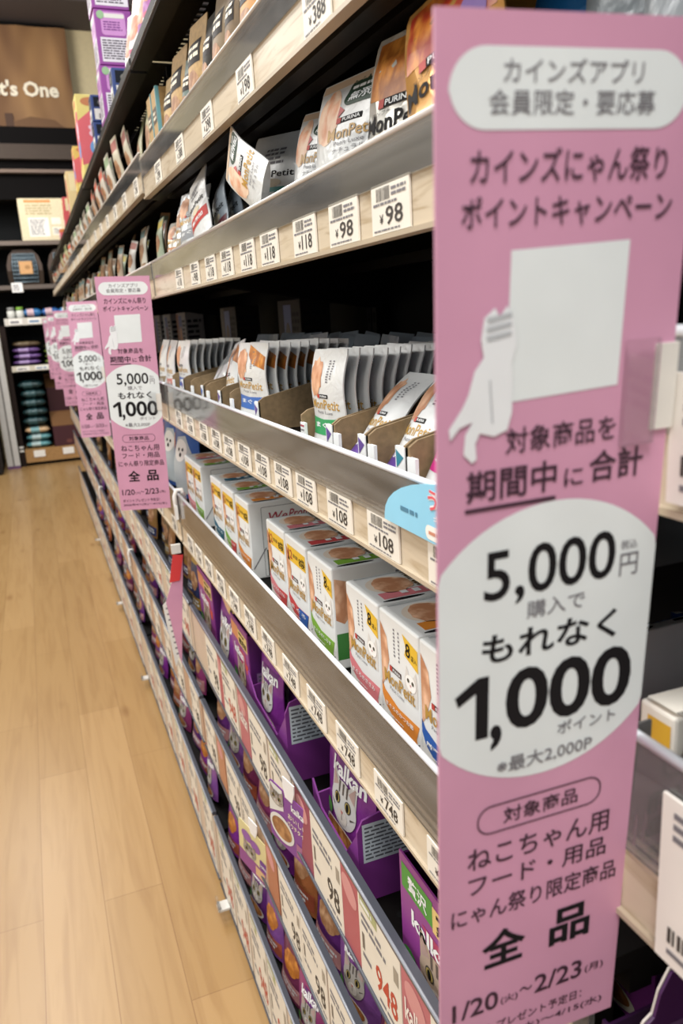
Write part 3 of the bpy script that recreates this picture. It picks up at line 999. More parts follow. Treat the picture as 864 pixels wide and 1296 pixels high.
def pouch(key, w, h, t, body, back, deco=None, curl=0.0, wave=0.0, flare=0.0):
    """stand-up pouch, front towards -y, base centred on the origin"""
    key = ('pouch',) + key
    if key in MESH:
        return MESH[key]
    g = G()

    def prof(v):
        v = v / h
        for (a, fa), (b, fb) in zip(((0, 0.75), (0.3, 1.0), (0.72, 0.62), (0.87, 0.12), (1.0, 0.03)), ((0.3, 1.0), (0.72, 0.62), (0.87, 0.12), (1.0, 0.03), (1.01, 0.03))):
            if v <= b + 1e-9:
                k = max(0, min(1, (v - a) / (b - a)))
                k = k * k * (3 - 2 * k)
                return fa + (fb - fa) * k
        return 0.03

    def pos(u, v, side, e):
        un = max(-1, min(1, u / (w / 2)))
        wm = 1 - 0.05 * math.sin(max(0, v / h) * math.pi) + flare * (v / h - 0.5)
        th = t * (1 - abs(un) ** 2.6) * prof(v) + 0.003
        yy = curl * (v / h) ** 2 + wave * math.sin(v / h * 7.0) * 0.5
        zz = v
        if v > h * 0.96:      # rounded top corners
            c = (v / h - 0.96) / 0.04
            wm *= 1 - 0.05 * c * c
        return Vector((u * wm, yy + side * (th + e), zz))
    nu, nv = 10, 18
    for side, mat in ((-1, body), (1, back)):
        V = [pos(-w / 2 + w * i / nu, h * j / nv, side, 0) for j in range(nv + 1) for i in range(nu + 1)]
        F = []
        for j in range(nv):
            for i in range(nu):
                q = (j * (nu + 1) + i, j * (nu + 1) + i + 1, (j + 1) * (nu + 1) + i + 1, (j + 1) * (nu + 1) + i)
                F.append(q if side < 0 else q[::-1])
        g.add(V, F, mat, True)
    for i in range(nu):       # bottom gusset and top seam
        for v, fl in ((0, 1), (h, 0)):
            a, b = -w / 2 + w * i / nu, -w / 2 + w * (i + 1) / nu
            q = [pos(a, v, -1, 0), pos(b, v, -1, 0), pos(b, v, 1, 0), pos(a, v, 1, 0)]
            g.add(q[::-1] if fl else q, [(0, 1, 2, 3)], body)
    for j in range(nv):
        for sg in (-1, 1):
            a, b = h * j / nv, h * (j + 1) / nv
            q = [pos(sg * w / 2, a, -1, 0), pos(sg * w / 2, a, 1, 0), pos(sg * w / 2, b, 1, 0), pos(sg * w / 2, b, -1, 0)]
            g.add(q if sg > 0 else q[::-1], [(0, 1, 2, 3)], body)
    if deco:
        p = Panel(g, (0, 0, 0), (1, 0, 0), (0, 0, 1), func=lambda u, v, e: pos(u - w / 2, v, -1, e), maxlen=0.05, eps=0.0014)
        deco(p, w, h)
    MESH[key] = g.mesh('food_pouch')
    return MESH[key]


def art(f, k):
    """the same print, moved up the pack: it starts at k of the height"""
    def g_(p, w, h):
        p.va, p.vb = k * h, 1 - k
        f(p, w, h)
    return g_


def d_mp(flag, food=FOODP, words='まぐろ'):
    def f(p, w, h):
        p.ell(w * 0.22, h * 0.68, w * 0.2, h * 0.22, food, 1, jit=0.12, seed=3)
        p.lines(w * 0.55, h * 0.62, w * 0.62, h * 0.88, 9, GREYT, 1, 2)
        p.lines(w * 0.66, h * 0.66, w * 0.72, h * 0.88, 8, GREYT, 1, 5)
        p.rect(w * 0.3, h * 0.445, w * 0.62, h * 0.49, INK, 1)
        p.rect(w * 0.3, h * 0.445, w * 0.37, h * 0.49, P('#b53a32'), 2)
        p.text('PURINA', w * 0.385, h * 0.455, w * 0.6, h * 0.48, WHITE, 2, 0.02)
        p.text('MonPetit', w * 0.06, h * 0.32, w * 0.9, h * 0.43, GOLD, 1, 0.012)
        p.text('Petit Luxe', w * 0.25, h * 0.265, w * 0.72, h * 0.30, GREYT, 1)
        p.poly([(w * 0.03, h * 0.22), (w * 0.45, h * 0.2), (w * 0.97, h * 0.23), (w * 0.9, h * 0.11), (w * 0.97, h * 0.015), (w * 0.03, h * 0.015)], flag, 1)
        p.text(words, w * 0.15, h * 0.10, w * 0.8, h * 0.165, WHITE, 2, 0.02)
    return f


def d_topfood(flag, food):
    def f(p, w, h):
        p.poly([(w * 0.42, h * 0.97), (w * 0.98, h * 0.8), (w * 0.98, h * 0.62), (w * 0.6, h * 0.7), (w * 0.42, h * 0.82)], food, 1)
        p.ell(w * 0.22, h * 0.72, w * 0.19, h * 0.18, FOODP, 2, jit=0.1, seed=8)
        d_mp(flag, FOODP)(p, w, h)
    return f


def d_beige(p, w, h):
    p.rect(w * 0.02, h * 0.9, w * 0.98, h * 0.985, P('#cdb59a', 0.4), 1)
    p.ell(w * 0.24, h * 0.58, w * 0.21, h * 0.30, P('#d99a76', 0.45, 'food', '#f0d3b8'), 1, jit=0.08, seed=4)
    p.rrect(w * 0.46, h * 0.64, w * 0.97, h * 0.93, 0.05, P('#1f3a28', 0.5), 1)
    p.text('無添加', w * 0.54, h * 0.68, w * 0.95, h * 0.79, WHITE, 2, 0.02)
    p.lines(w * 0.52, h * 0.81, w * 0.93, h * 0.87, 1, WHITE, 2, 3)
    p.poly([(w * 0.44, h * 0.66), (w * 0.52, h * 0.6), (w * 0.42, h * 0.53)], P('#c06a6a'), 2)
    p.rect(w * 0.42, h * 0.47, w * 0.78, h * 0.53, INK, 1)
    p.rect(w * 0.42, h * 0.47, w * 0.49, h * 0.53, P('#b53a32'), 2)
    p.text('PURINA', w * 0.51, h * 0.48, w * 0.76, h * 0.52, WHITE, 2, 0.02)
    p.text('MonPetit', w * 0.3, h * 0.3, w * 0.97, h * 0.43, GOLD, 2, 0.015)
    p.text('Petit Luxe', w * 0.42, h * 0.235, w * 0.83, h * 0.28, GREYT, 2)
    p.text('ナチュラル', w * 0.4, h * 0.15, w * 0.85, h * 0.21, GREYT, 2)


def d_soup(food):
    def f(p, w, h):
        p.poly([(w * 0.06, h * 0.95), (w * 0.94, h * 0.95), (w * 0.96, h * 0.5), (w * 0.5, h * 0.44), (w * 0.04, h * 0.5)], food, 1)
        p.ell(w * 0.78, h * 0.55, w * 0.11, h * 0.14, P('#7d5aa8', 0.4), 2, rot=0.4)
        p.rect(w * 0.25, h * 0.40, w * 0.75, h * 0.47, INK, 2)
        p.rect(w * 0.25, h * 0.40, w * 0.34, h * 0.47, P('#b53a32'), 3)
        p.text('PURINA', w * 0.36, h * 0.412, w * 0.73, h * 0.458, WHITE, 3, 0.02)
        p.text('モンプチ', w * 0.15, h * 0.345, w * 0.45, h * 0.385, INK, 2)
        p.text('MonPetit', w * 0.04, h * 0.22, w * 0.97, h * 0.36, INK, 2, 0.02)
        p.text('SOUP', w * 0.6, h * 0.16, w * 0.9, h * 0.205, GREYT, 2)
        p.poly([(w * 0.4, h * 0.02), (w * 0.97, h * 0.02), (w * 0.97, h * 0.1), (w * 0.7, h * 0.11)], P('#3c55a8'), 1)
    return f


def d_white(flag):
    def f(p, w, h):
        p.lines(w * 0.3, h * 0.55, w * 0.7, h * 0.8, 4, GREYT, 1, 4)
        p.text('MonPetit', w * 0.1, h * 0.38, w * 0.9, h * 0.47, INK, 1, 0.015)
        p.rect(w * 0.04, h * 0.04, w * 0.96, h * 0.24, flag, 1)
        p.ell(w * 0.5, h * 0.3, w * 0.2, h * 0.06, P('#cfc3a8'), 1)
        p.text('無添加', w * 0.2, h * 0.1, w * 0.8, h * 0.18, WHITE, 2, 0.02)
    return f


def d_kal(seed, cream='#d9b36a', left='#c85a3a', fur='#9d968d'):
    def f(p, w, h):
        p.poly([(w * 0.02, h * 0.97), (w * 0.5, h * 0.97), (w * 0.5, h * 0.8), (w * 0.02, h * 0.84)], P(left, 0.4), 1)
        p.poly([(w * 0.5, h * 0.97), (w * 0.98, h * 0.97), (w * 0.98, h * 0.79), (w * 0.5, h * 0.8)], P(cream, 0.4), 1)
        p.text('無添加', w * 0.55, h * 0.815, w * 0.94, h * 0.885, INK, 2, 0.02)
        p.lines(w * 0.55, h * 0.9, w * 0.92, h * 0.95, 1, INK, 2, seed)
        p.text('味わい', w * 0.08, h * 0.86, w * 0.42, h * 0.92, WHITE, 2, 0.02)
        p.poly([(w * 0.3, h * 0.74), (w * 0.9, h * 0.74), (w * 0.72, h * 0.55), (w * 0.5, h * 0.52)], P('#5a1c6e', 0.4), 1)
        p.text('kalkan', w * 0.2, h * 0.6, w * 0.88, h * 0.73, WHITE, 2, 0.03)
        cat_face(p, w * 0.48, h * 0.4, w * 0.27, 2, fur)
        p.ell(w * 0.42, h * 0.1, w * 0.38, h * 0.1, P('#d8cfc4', 0.4), 3)
        p.ell(w * 0.42, h * 0.11, w * 0.33, h * 0.08, P('#c98f52', 0.4, 'food', '#93592c'), 4)
        p.ell(w * 0.14, h * 0.25, w * 0.09, h * 0.06, P('#4d8a3c', 0.4), 4)
    return f


def d_snack(dark, band='#2a2320'):
    def f(p, w, h):
        p.rect(w * 0.15, h * 0.62, w * 0.85, h * 0.82, P(band, 0.5), 1)
        p.lines(w * 0.2, h * 0.66, w * 0.8, h * 0.79, 2, CREAM, 2, 3)
        p.rect(w * 0.15, h * 0.12, w * 0.85, h * 0.35, P(dark, 0.5), 1)
        p.lines(w * 0.2, h * 0.16, w * 0.8, h * 0.32, 3, CREAM, 2, 5)
        p.ell(w * 0.5, h * 0.48, w * 0.28, h * 0.09, FOODB, 1, jit=0.1)
    return f


def d_simple(c1, c2, food=FOODB):
    def f(p, w, h):
        p.rect(w * 0.05, h * 0.8, w * 0.95, h * 0.95, P(c1, 0.45), 1)
        p.ell(w * 0.5, h * 0.52, w * 0.33, h * 0.16, food, 1, jit=0.1)
        p.rect(w * 0.05, h * 0.05, w * 0.95, h * 0.25, P(c2, 0.45), 1)
        p.lines(w * 0.15, h * 0.09, w * 0.85, h * 0.21, 2, WHITE, 2, 7)
    return f


def fbox(key, w, h, d, body, front=None, side=None, top=None, b=0.008):
    """carton, front towards -y, base centred on the origin"""
    key = ('fbox',) + key
    if key in MESH:
        return MESH[key]
    g = G()
    g.bbox(-w / 2, w / 2, 0, d, 0, h, body, b)
    if front:
        front(Panel(g, (-w / 2, 0, 0), (1, 0, 0), (0, 0, 1)), w, h)
    if side:
        side(Panel(g, (w / 2, 0, 0), (0, 1, 0), (0, 0, 1)), d, h)
    if top:
        top(Panel(g, (-w / 2, 0, h), (1, 0, 0), (0, 1, 0)), w, d)
    MESH[key] = g.mesh('food_box')
    return MESH[key]


YEL = P('#e2b830', 0.4)


def b_front(flag, flag2=None, variety=False, words='まぐろのささみ'):
    def f(p, w, h):
        p.poly([(0.01, h * 0.35), (w * 0.12, h * 0.42), (w * 0.25, h * 0.62), (w * 0.2, h * 0.8), (0.01, h * 0.9)], FOODP, 1)
        if variety:
            p.rect(w * 0.12, h * 0.74, w * 0.98, h * 0.91, YEL, 1)
            p.text('12', w * 0.16, h * 0.77, w * 0.36, h * 0.87, P('#a8322c'), 2, 0.02)
            p.text('8袋', w * 0.68, h * 0.76, w * 0.95, h * 0.86, INK, 2, 0.01)
            p.lines(w * 0.4, h * 0.79, w * 0.66, h * 0.86, 1, P('#8a6a20'), 2, 4)
        else:
            p.poly([(w * 0.62, h * 0.93), (w * 0.985, h * 0.88), (w * 0.985, h * 0.71), (w * 0.66, h * 0.77), (w * 0.7, h * 0.84)], YEL, 1)
            p.text('8', w * 0.7, h * 0.775, w * 0.81, h * 0.885, INK, 2, 0.012)
            p.text('袋入', w * 0.83, h * 0.77, w * 0.965, h * 0.815, INK, 2)
            p.lines(w * 0.38, h * 0.68, w * 0.42, h * 0.92, 8, GREYT, 1, 3)
            p.lines(w * 0.5, h * 0.66, w * 0.54, h * 0.92, 8, GREYT, 1, 6)
        # white long-haired cat
        c = P('#f4f1ec', 0.6)
        p.poly([(w * 0.62, h * 0.42), (w * 0.96, h * 0.42), (w * 0.97, h * 0.58), (w * 0.93, h * 0.7), (w * 0.86, h * 0.64), (w * 0.76, h * 0.64), (w * 0.7, h * 0.7), (w * 0.65, h * 0.58)], P('#d6d2cc', 0.6), 1)
        p.ell(w * 0.805, h * 0.58, w * 0.13, h * 0.065, c, 2)
        for sg in (-1, 1):
            p.ell(w * (0.805 + sg * 0.055), h * 0.595, w * 0.028, h * 0.017, P('#3c3c2c', 0.4), 3, 12)
        p.ell(w * 0.805, h * 0.565, w * 0.016, h * 0.009, P('#c08a86'), 3, 10)
        p.rect(w * 0.26, h * 0.54, w * 0.56, h * 0.585, P('#4a3430'), 1)
        p.rect(w * 0.26, h * 0.54, w * 0.33, h * 0.585, P('#b53a32'), 2)
        p.text('PURINA', w * 0.345, h * 0.55, w * 0.545, h * 0.575, WHITE, 2, 0.02)
        p.text('MonPetit', w * 0.12, h * 0.42, w * 0.9, h * 0.53, GOLD, 3, 0.014)
        p.text('Petit Luxe', w * 0.25, h * 0.375, w * 0.62, h * 0.405, GREYT, 2)
        pts = [(w * 0.02, h * 0.39), (w * 0.1, h * 0.33), (w * 0.45, h * 0.27), (w * 0.98, h * 0.28), (w * 0.9, h * 0.16), (w * 0.95, h * 0.07), (w * 0.4, h * 0.11), (w * 0.1, h * 0.2), (w * 0.02, h * 0.28)]
        p.poly(pts, flag, 1)
        if flag2:
            p.poly([(w * 0.5, h * 0.268), (w * 0.98, h * 0.28), (w * 0.9, h * 0.16), (w * 0.95, h * 0.07), (w * 0.5, h * 0.102)], flag2, 2)
        p.text(words, w * 0.12, h * 0.205, w * 0.84, h * 0.25, WHITE, 3, 0.02)
        p.lines(w * 0.25, h * 0.145, w * 0.7, h * 0.165, 1, WHITE, 3, 2)
        p.poly([(w * 0.60, 0.002), (w * 0.615, 0.002), (w * 0.99, h * 0.135), (w * 0.985, h * 0.145)], INK, 2)
    return f


def b_top(flag, flag2=None):
    def f(p, w, d):
        p.ell(w * 0.42, d * 0.28, w * 0.3, d * 0.2, P('#e6d9c8', 0.4), 1)
        p.ell(w * 0.44, d * 0.29, w * 0.27, d * 0.17, FOODP, 2, jit=0.1, seed=2)
        p.text('MonPetit', w * 0.1, d * 0.46, w * 0.64, d * 0.64, P('#6a5226'), 3, 0.012, rot=R(90) * 0)
        p.rect(w * 0.67, d * 0.1, w * 0.88, d * 0.98, flag, 1)
        if flag2:
            p.rect(w * 0.67, d * 0.55, w * 0.88, d * 0.98, flag2, 2)
        p.lines(w * 0.71, d * 0.25, w * 0.83, d * 0.9, 6, WHITE, 3, 4)
        p.ell(w * 0.94, d * 0.25, w * 0.035, d * 0.18, INK, 1)
        p.lines(w * 0.1, d * 0.66, w * 0.62, d * 0.72, 1, GREYT, 1, 9)
        p.rect(w * 0.03, d * 0.06, w * 0.07, d * 0.95, P('#b9bdbd'), 1)
        p.rect(w * 0.15, d * 0.75, w * 0.5, d * 0.93, P('#7f8790'), 1)
        p.lines(w * 0.18, d * 0.78, w * 0.48, d * 0.9, 3, OFFW, 2, 4)
        p.rect(w * 0.9, d * 0.62, w * 0.94, d * 0.85, INK, 1)
    return f


def b_side(green=True):
    def f(p, d, h):
        red = P('#b03a44')
        p.ring(p.rrect_pts(d * 0.16, h * 0.02, d * 0.97, h * 0.93, 0.01), 0, 0, 0.003, GREYT, 1)
        p.text('We', d * 0.24, h * 0.74, d * 0.5, h * 0.85, P('#a8384a'), 2, 0.01, skew=0.3)
        p.text('Promise', d * 0.52, h * 0.74, d * 0.93, h * 0.86, P('#a8384a'), 2, 0.01, skew=0.3)
        for i in range(4):
            p.ell(d * 0.27, h * (0.66 - i * 0.07), d * 0.03, h * 0.02, red, 1, 12)
        p.lines(d * 0.36, h * 0.42, d * 0.9, h * 0.68, 7, GREYT, 1, 6)
        if green:
            p.rect(d * 0.2, h * 0.03, d * 0.97, h * 0.37, P('#20402f'), 2)
            p.lines(d * 0.24, h * 0.27, d * 0.9, h * 0.35, 2, OFFW, 3, 8)
            p.rect(d * 0.24, h * 0.2, d * 0.9, h * 0.25, P('#3c2c24'), 3)
            p.rect(d * 0.5, h * 0.05, d * 0.9, h * 0.17, P('#2f6b46'), 3)
            p.lines(d * 0.26, h * 0.05, d * 0.46, h * 0.17, 3, OFFW, 3, 9)
        p.poly([(0.004, h * 0.14), (0.012, h * 0.14), (d * 0.2, h * 0.40), (d * 0.185, h * 0.40)], GREYT, 2)
    return f


def b_side2(flag):
    def f(p, d, h):
        p.poly([(0.01, h * 0.5), (d * 0.1, h * 0.45), (d * 0.24, h * 0.62), (d * 0.2, h * 0.84), (0.01, h * 0.9)], FOODP, 1)
        p.ell(d * 0.42, h * 0.66, d * 0.16, h * 0.14, P('#b5714e', 0.5, 'food', '#7d4630'), 1, jit=0.1)
        p.rect(0.01, h * 0.1, d * 0.28, h * 0.36, P('#3f7f3c', 0.45), 1)
        p.rect(d * 0.34, h * 0.06, d * 0.9, h * 0.38, P('#20402f'), 1)
        p.lines(d * 0.38, h * 0.1, d * 0.86, h * 0.34, 4, OFFW, 2, 5)
        p.lines(d * 0.62, h * 0.5, d * 0.92, h * 0.9, 6, GREYT, 1, 8)
    return f


def info_panel(p, x0, y0, x1, y1, seed=0, n=9, m=None):
    p.rect(x0, y0, x1, y1, m or P('#c9d3d8', 0.5), 1)
    p.lines(x0 + 0.01, y0 + 0.012, x1 - 0.012, y1 - 0.01, n, P('#565a60', 0.6), 2, seed, 0.42)


# ---------------------------------------------------------------- white boxes, waist-high shelf (nearest bay)
WB = P('#e4e6e4', 0.45)
COLS = {'blue': '#2c5fae', 'orange': '#dd8a34', 'pink': '#d97f86', 'green': '#7fae3e', 'red': '#c94a4a', 'teal': '#25647c', 'dkgreen': '#2f7a45'}


def wbox(c, c2=None, var=False, plain=False):
    C1 = P(COLS[c], 0.45)
    C2 = P(COLS[c2], 0.45) if c2 else None
    wd = {'blue': '厳選かつお', 'orange': 'まぐろのかつお節', 'pink': 'まぐろのささみ', 'green': 'まぐろのしらす'}.get(c, 'まぐろ')
    return fbox(('w', c, c2, var, plain), 0.322, 0.485, 0.5, WB, b_front(C1, C2, var, wd), None if plain else (b_side2(C1) if c == 'green' and not var else b_side()), b_top(C1, C2))


BX = [('blue', None, False, 2.015, 'white food box with blue flag, nearest in the front row of boxes'),
      ('orange', None, False, 2.345, 'white food box with orange flag in the front row, beside the blue-flagged box'),
      ('pink', None, False, 2.68, 'white food box with pink flag in the front row, just left of the orange one'),
      ('green', None, False, 3.17, 'white food box with green flag in the front row, after a small gap'),
      ('red', 'blue', True, 3.52, 'white variety food box with red and blue flags and yellow band'),
      ('pink', 'red', True, 3.86, 'white variety food box with pink flag and yellow band, next to a gap'),
      ('orange', 'orange', True, 4.58, 'white food box with orange flag whose white side panel shows red dots'),
      ('green', 'red', True, 4.95, 'white food box with red and green flag behind the orange variety box'),
      ('teal', 'teal', True, 5.30, 'white food box with dark teal flag near the far end of the row'),
      ('green', None, True, 5.98, 'white food box with green label, farthest pair of the boxes, nearer one'),
      ('pink', None, True, 6.30, 'white food box with pink label, the farthest of the white boxes')]
for c, c2, var, y, lab in BX:
    put('food_box', wbox(c, c2, var, c == 'blue'), (1.085, y, SH['s5'][0] + 0.004), (0, 0, AISLE), lab, 'food box', 'white cat food boxes on the waist-high shelf')
for i, (c, c2, var, y, x) in enumerate([('blue', None, False, 2.02, 1.6), ('orange', None, False, 2.35, 1.6), ('pink', None, False, 2.69, 1.6), ('green', None, False, 3.16, 1.6), ('red', 'blue', True, 3.51, 1.6),
                                       ('dkgreen', None, True, 4.2, 1.52), ('orange', 'orange', True, 4.57, 1.6), ('green', 'red', True, 4.94, 1.6)]):
    put('food_box', wbox(c, c2, var, c == 'blue'), (x, y, SH['s5'][0] + 0.004), (0, 0, AISLE),
        'white food box in the second row of boxes, %s from the near end' % ORD[i], 'food box', 'white cat food boxes on the waist-high shelf')

# ---------------------------------------------------------------- pouches in cardboard trays (s4)
ZD = deck(0, 's4', 3)
KRAFT = P('#8a7455', 0.8, 'card')


def tray(yc, wy, lab, h0=0.15, h1=0.225, x0=1.05, depth=0.62, tri='#5b3f8c', z=ZD, dots=False):
    u = root('display_tray', (x0, yc, z + 0.004), lab, 'tray', 'cardboard display trays of pouches')
    for sg in (-1, 1):
        g = G()
        y = sg * wy / 2
        g.prism([(0, 0), (depth, 0), (depth, h1 + 0.06), (0.30, h1), (0.03, h0 + 0.02), (0, h0)], 'y', y - 0.006, y + 0.006, KRAFT)
        put('side_panel', g.mesh('side_panel'), (0, 0, 0), parent=u)
    g = G()
    g.box(0, 0.012, -wy / 2 + 0.006, wy / 2 - 0.006, 0, 0.045, WHITE)
    g.box(-0.004, 0.008, -wy / 2 - 0.006, -wy / 2 + 0.06, 0, h0 * 0.97, WHITE)
    g.box(-0.004, 0.008, wy / 2 - 0.05, wy / 2 + 0.006, 0, h0 * 0.8, WHITE)
    p = Panel(g, (-0.004, -wy / 2 + 0.06, 0), (0, -1, 0), (0, 0, 1))
    p.poly([(0.005, h0 * 0.9), (0.06, h0 * 0.75), (0.01, h0 * 0.5)], P(tri), 1)
    p = Panel(g, (-0.004, wy / 2 + 0.006, 0), (0, -1, 0), (0, 0, 1))
    if dots:
        for i in range(3):
            for j in range(4):
                p.rect(0.006 + i * 0.016, 0.03 + j * 0.018, 0.014 + i * 0.016, 0.038 + j * 0.018, INK, 1)
        p.rect(0.004, 0.102, 0.05, 0.11, P('#a83a4a'), 1)
    put('front_panel', g.mesh('front_panel'), (0, 0, 0), parent=u)
    g = G()
    g.box(0, depth, -wy / 2 + 0.006, wy / 2 - 0.006, 0, 0.01, KRAFT)
    put('base', g.mesh('base'), (0, 0, 0), parent=u)
    return u


tray(2.98, 0.37, 'brown cardboard tray holding the upright pouches with green flag', dots=True)
tray(2.62, 0.30, 'brown cardboard tray with one pouch lying back in it, right of the green-flagged row', tri='#5b3f8c')
tray(2.30, 0.28, 'brown cardboard tray with a leaning pouch, second from the large sign', tri='#2a7f92')
tray(1.97, 0.32, 'brown cardboard tray half hidden by the large pink sign', tri='#c0335a')
tray(4.15, 0.60, 'brown cardboard tray holding the pouches with blue flag')
tray(4.90, 0.40, 'brown cardboard tray just behind the blue-flagged pouches')
tray(5.42, 0.42, 'brown cardboard tray with a blue information panel, in mid row', tri='#2c5fae')
tray(6.17, 0.47, 'brown cardboard tray nearest the medium pink sign')

rnd = random.Random(7)
ROWSP = [('green', 2.98, 0.335, 0.41, art(d_mp(P('#2f9a5c', 0.4), FOODP, 'まぐろ'), 0.13), 11, 1.10, 'green-flagged'),
         ('bluef', 4.14, 0.50, 0.42, art(d_topfood(P('#3568b4', 0.4), FOODO), 0.13), 9, 1.10, 'blue-flagged'),
         ('far', 6.18, 0.40, 0.41, art(d_mp(P('#2c5fae', 0.4), FOODP, 'かつお'), 0.13), 8, 1.10, 'farthest')]
for nm, y, w, h, dc, n, x0, wd_ in ROWSP:
    for i in range(n):
        me = pouch((nm, i % 3), w, h, 0.019, FOILW, FOILB, dc, curl=0.012, wave=0.02)
        lab = ('white pouch at the front of the %s upright row in a cardboard tray' % wd_) if i == 0 else 'white pouch, %s behind the front one in the %s upright row' % (ORD[i - 1], wd_)
        put('food_pouch', me, (x0 + i * 0.052, y + rnd.uniform(-0.012, 0.012), 0), (R(-3 - i * 0.4), R(rnd.uniform(-1.5, 1.5)), AISLE + R(3)),
            lab, 'food pouch', 'cat food pouches in cardboard trays', rest=ZD + 0.015)
LEAN = [('green', 2.63, 0.255, 0.40, d_mp(P('#5b3f8c', 0.4)), (-38, 0), 1.10, 'white pouch lying far back in the tray right of the green-flagged row'),
        ('green', 2.31, 0.22, 0.38, d_mp(P('#2a7f92', 0.4)), (-32, 0), 1.11, 'white pouch leaning back in the second tray from the large sign'),
        ('mag', 1.98, 0.26, 0.41, art(d_mp(P('#c2257f', 0.4)), 0.1), (-20, 4), 1.09, 'white pouch with magenta flag cut off by the large pink sign'),
        ('orangetop', 4.86, 0.28, 0.41, d_topfood(P('#d8dcd8', 0.4), FOODO), (-12, -8), 1.14, 'white pouch with orange food picture tilting beside the blue-flagged row'),
        ('silver', 5.42, 0.34, 0.40, None, (-30, -8), 1.14, 'shiny clear pouch leaning sideways over a cardboard tray'),
        ('peach', 6.98, 0.36, 0.42, d_mp(P('#c77f76', 0.4)), (-6, 0), 1.12, 'pinkish pouch just right of the medium sign, past the shelf joint'),
        ('peach2', 7.4, 0.36, 0.42, d_mp(P('#8a7a5f', 0.4)), (-6, 0), 1.12, 'beige pouch beside the medium sign, past the shelf joint')]
for nm, y, w, h, dc, (lx, ly), x0, lab in LEAN:
    me = pouch(('lean', nm), w, h, 0.03, FOILW if nm != 'silver' else P('#c7cacb', 0.15, 'clearpack'), FOILB, dc, curl=0.03, wave=0.015)
    put('food_pouch', me, (x0, y, 0), (R(lx), R(ly), AISLE), lab, 'food pouch', 'cat food pouches in cardboard trays', rest=ZD + (0.016 if y < 6.5 else 0))
# grey backs of the pouches standing behind, in the second row
for i in range(14):
    y = 1.75 + i * 0.36 + (i % 3) * 0.04
    for j in range(2):
        me = pouch(('back', (i + j) % 3), 0.30, 0.43, 0.028, FOILB, FOILB, None, curl=0.02 * ((i + j) % 3), wave=0.02)
        put('food_pouch', me, (1.80 + 0.2 * j, y, 0), (R(-4 - 3 * (i % 3)), R((i * 37 % 9) - 4), AISLE + R((i * 53 % 21) - 10)),
            'grey-backed pouch in the dim %s row, %s from the near end' % (('second', 'third')[j], ORD[i]), 'food pouch', 'grey-backed pouches at the back of the tray shelf', rest=ZD)
# dim cartons at the back of the shelf
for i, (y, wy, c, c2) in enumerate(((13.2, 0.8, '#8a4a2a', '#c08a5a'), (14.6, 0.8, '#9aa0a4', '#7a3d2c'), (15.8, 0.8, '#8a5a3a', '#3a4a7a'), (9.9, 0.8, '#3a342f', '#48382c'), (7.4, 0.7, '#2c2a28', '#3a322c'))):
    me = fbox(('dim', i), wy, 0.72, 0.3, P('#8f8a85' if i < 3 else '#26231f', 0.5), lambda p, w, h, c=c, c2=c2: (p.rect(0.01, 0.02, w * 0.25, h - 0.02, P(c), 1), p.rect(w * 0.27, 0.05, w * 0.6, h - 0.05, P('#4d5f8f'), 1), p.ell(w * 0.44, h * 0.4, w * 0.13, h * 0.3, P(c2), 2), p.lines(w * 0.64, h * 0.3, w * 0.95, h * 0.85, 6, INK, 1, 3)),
              lambda p, d, h: p.lines(0.03, 0.2, d - 0.03, h - 0.1, 5, INK, 1, 4))
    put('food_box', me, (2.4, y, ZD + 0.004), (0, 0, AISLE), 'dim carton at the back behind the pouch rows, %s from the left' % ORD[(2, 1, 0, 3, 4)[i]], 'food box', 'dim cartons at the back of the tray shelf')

# ---------------------------------------------------------------- leaning pouches (s3)
ZC = deck(0, 's3', 3)
ORANGEBAG = P('#d8a25a', 0.2, 'clearpack')
S3 = [(('soup', 1), 0.42, 0.375, 0.035, ORANGEBAG, art(d_soup(FOODR), 0.03), 1.90, 1.10, (-6, -11, 10), 'clear orange pouch tilting against the large sign, nearest on its shelf'),
      (('soup', 2), 0.42, 0.39, 0.035, P('#d9d6cc', 0.2, 'clearpack'), art(d_soup(FOODO), 0.03), 2.31, 1.14, (-6, 3, 8), 'soup pouch with golden flakes above big black lettering'),
      (('beige', 1), 0.48, 0.37, 0.035, FOILW, art(d_beige, 0.16), 2.74, 1.13, (-6, 3, 8), 'beige-topped pouch with dark green patch, wide and upright'),
      (('beige', 2), 0.30, 0.36, 0.035, FOILW, art(d_beige, 0.16), 3.16, 1.15, (-8, 5, 14), 'narrow beige-topped pouch behind the wide one with the green patch'),
      (('beige', 3), 0.25, 0.52, 0.02, FOILW, d_beige, 3.47, 1.06, (0, -62, 8), 'beige-topped pouch fallen sideways at a steep slant'),
      (('teal', 1), 0.42, 0.42, 0.03, FOILW, art(d_white(P('#128a84', 0.4)), 0.2), 3.84, 1.19, (-8, 4, 20), 'white pouch with teal panel under the fallen beige pouch'),
      (('red', 1), 0.32, 0.41, 0.025, FOILW, art(d_white(P('#b8322e', 0.4)), 0.2), 4.90, 1.08, (-4, -20, 10), 'tall white pouch with red bottom, tilting left in front of grey ones'),
      (('clear', 1), 0.34, 0.40, 0.035, P('#d3d6d6', 0.15, 'clearpack'), art(d_mp(P('#8a8d90')), 0.2), 5.28, 1.10, (-8, -6, 24), 'crinkled clear-white pouch left of the red-bottomed one'),
      (('clear', 2), 0.32, 0.38, 0.035, P('#d3d6d6', 0.15, 'clearpack'), art(d_mp(P('#9a8a70')), 0.2), 5.66, 1.12, (-8, -3, 20), 'second crinkled clear-white pouch, further left'),
      (('clear', 3), 0.32, 0.30, 0.035, P('#d3cdc0', 0.15, 'clearpack'), art(d_mp(P('#b57a4a')), 0.2), 6.02, 1.12, (-8, 0, 22), 'short pouch with orange patch near the left shelf end')]
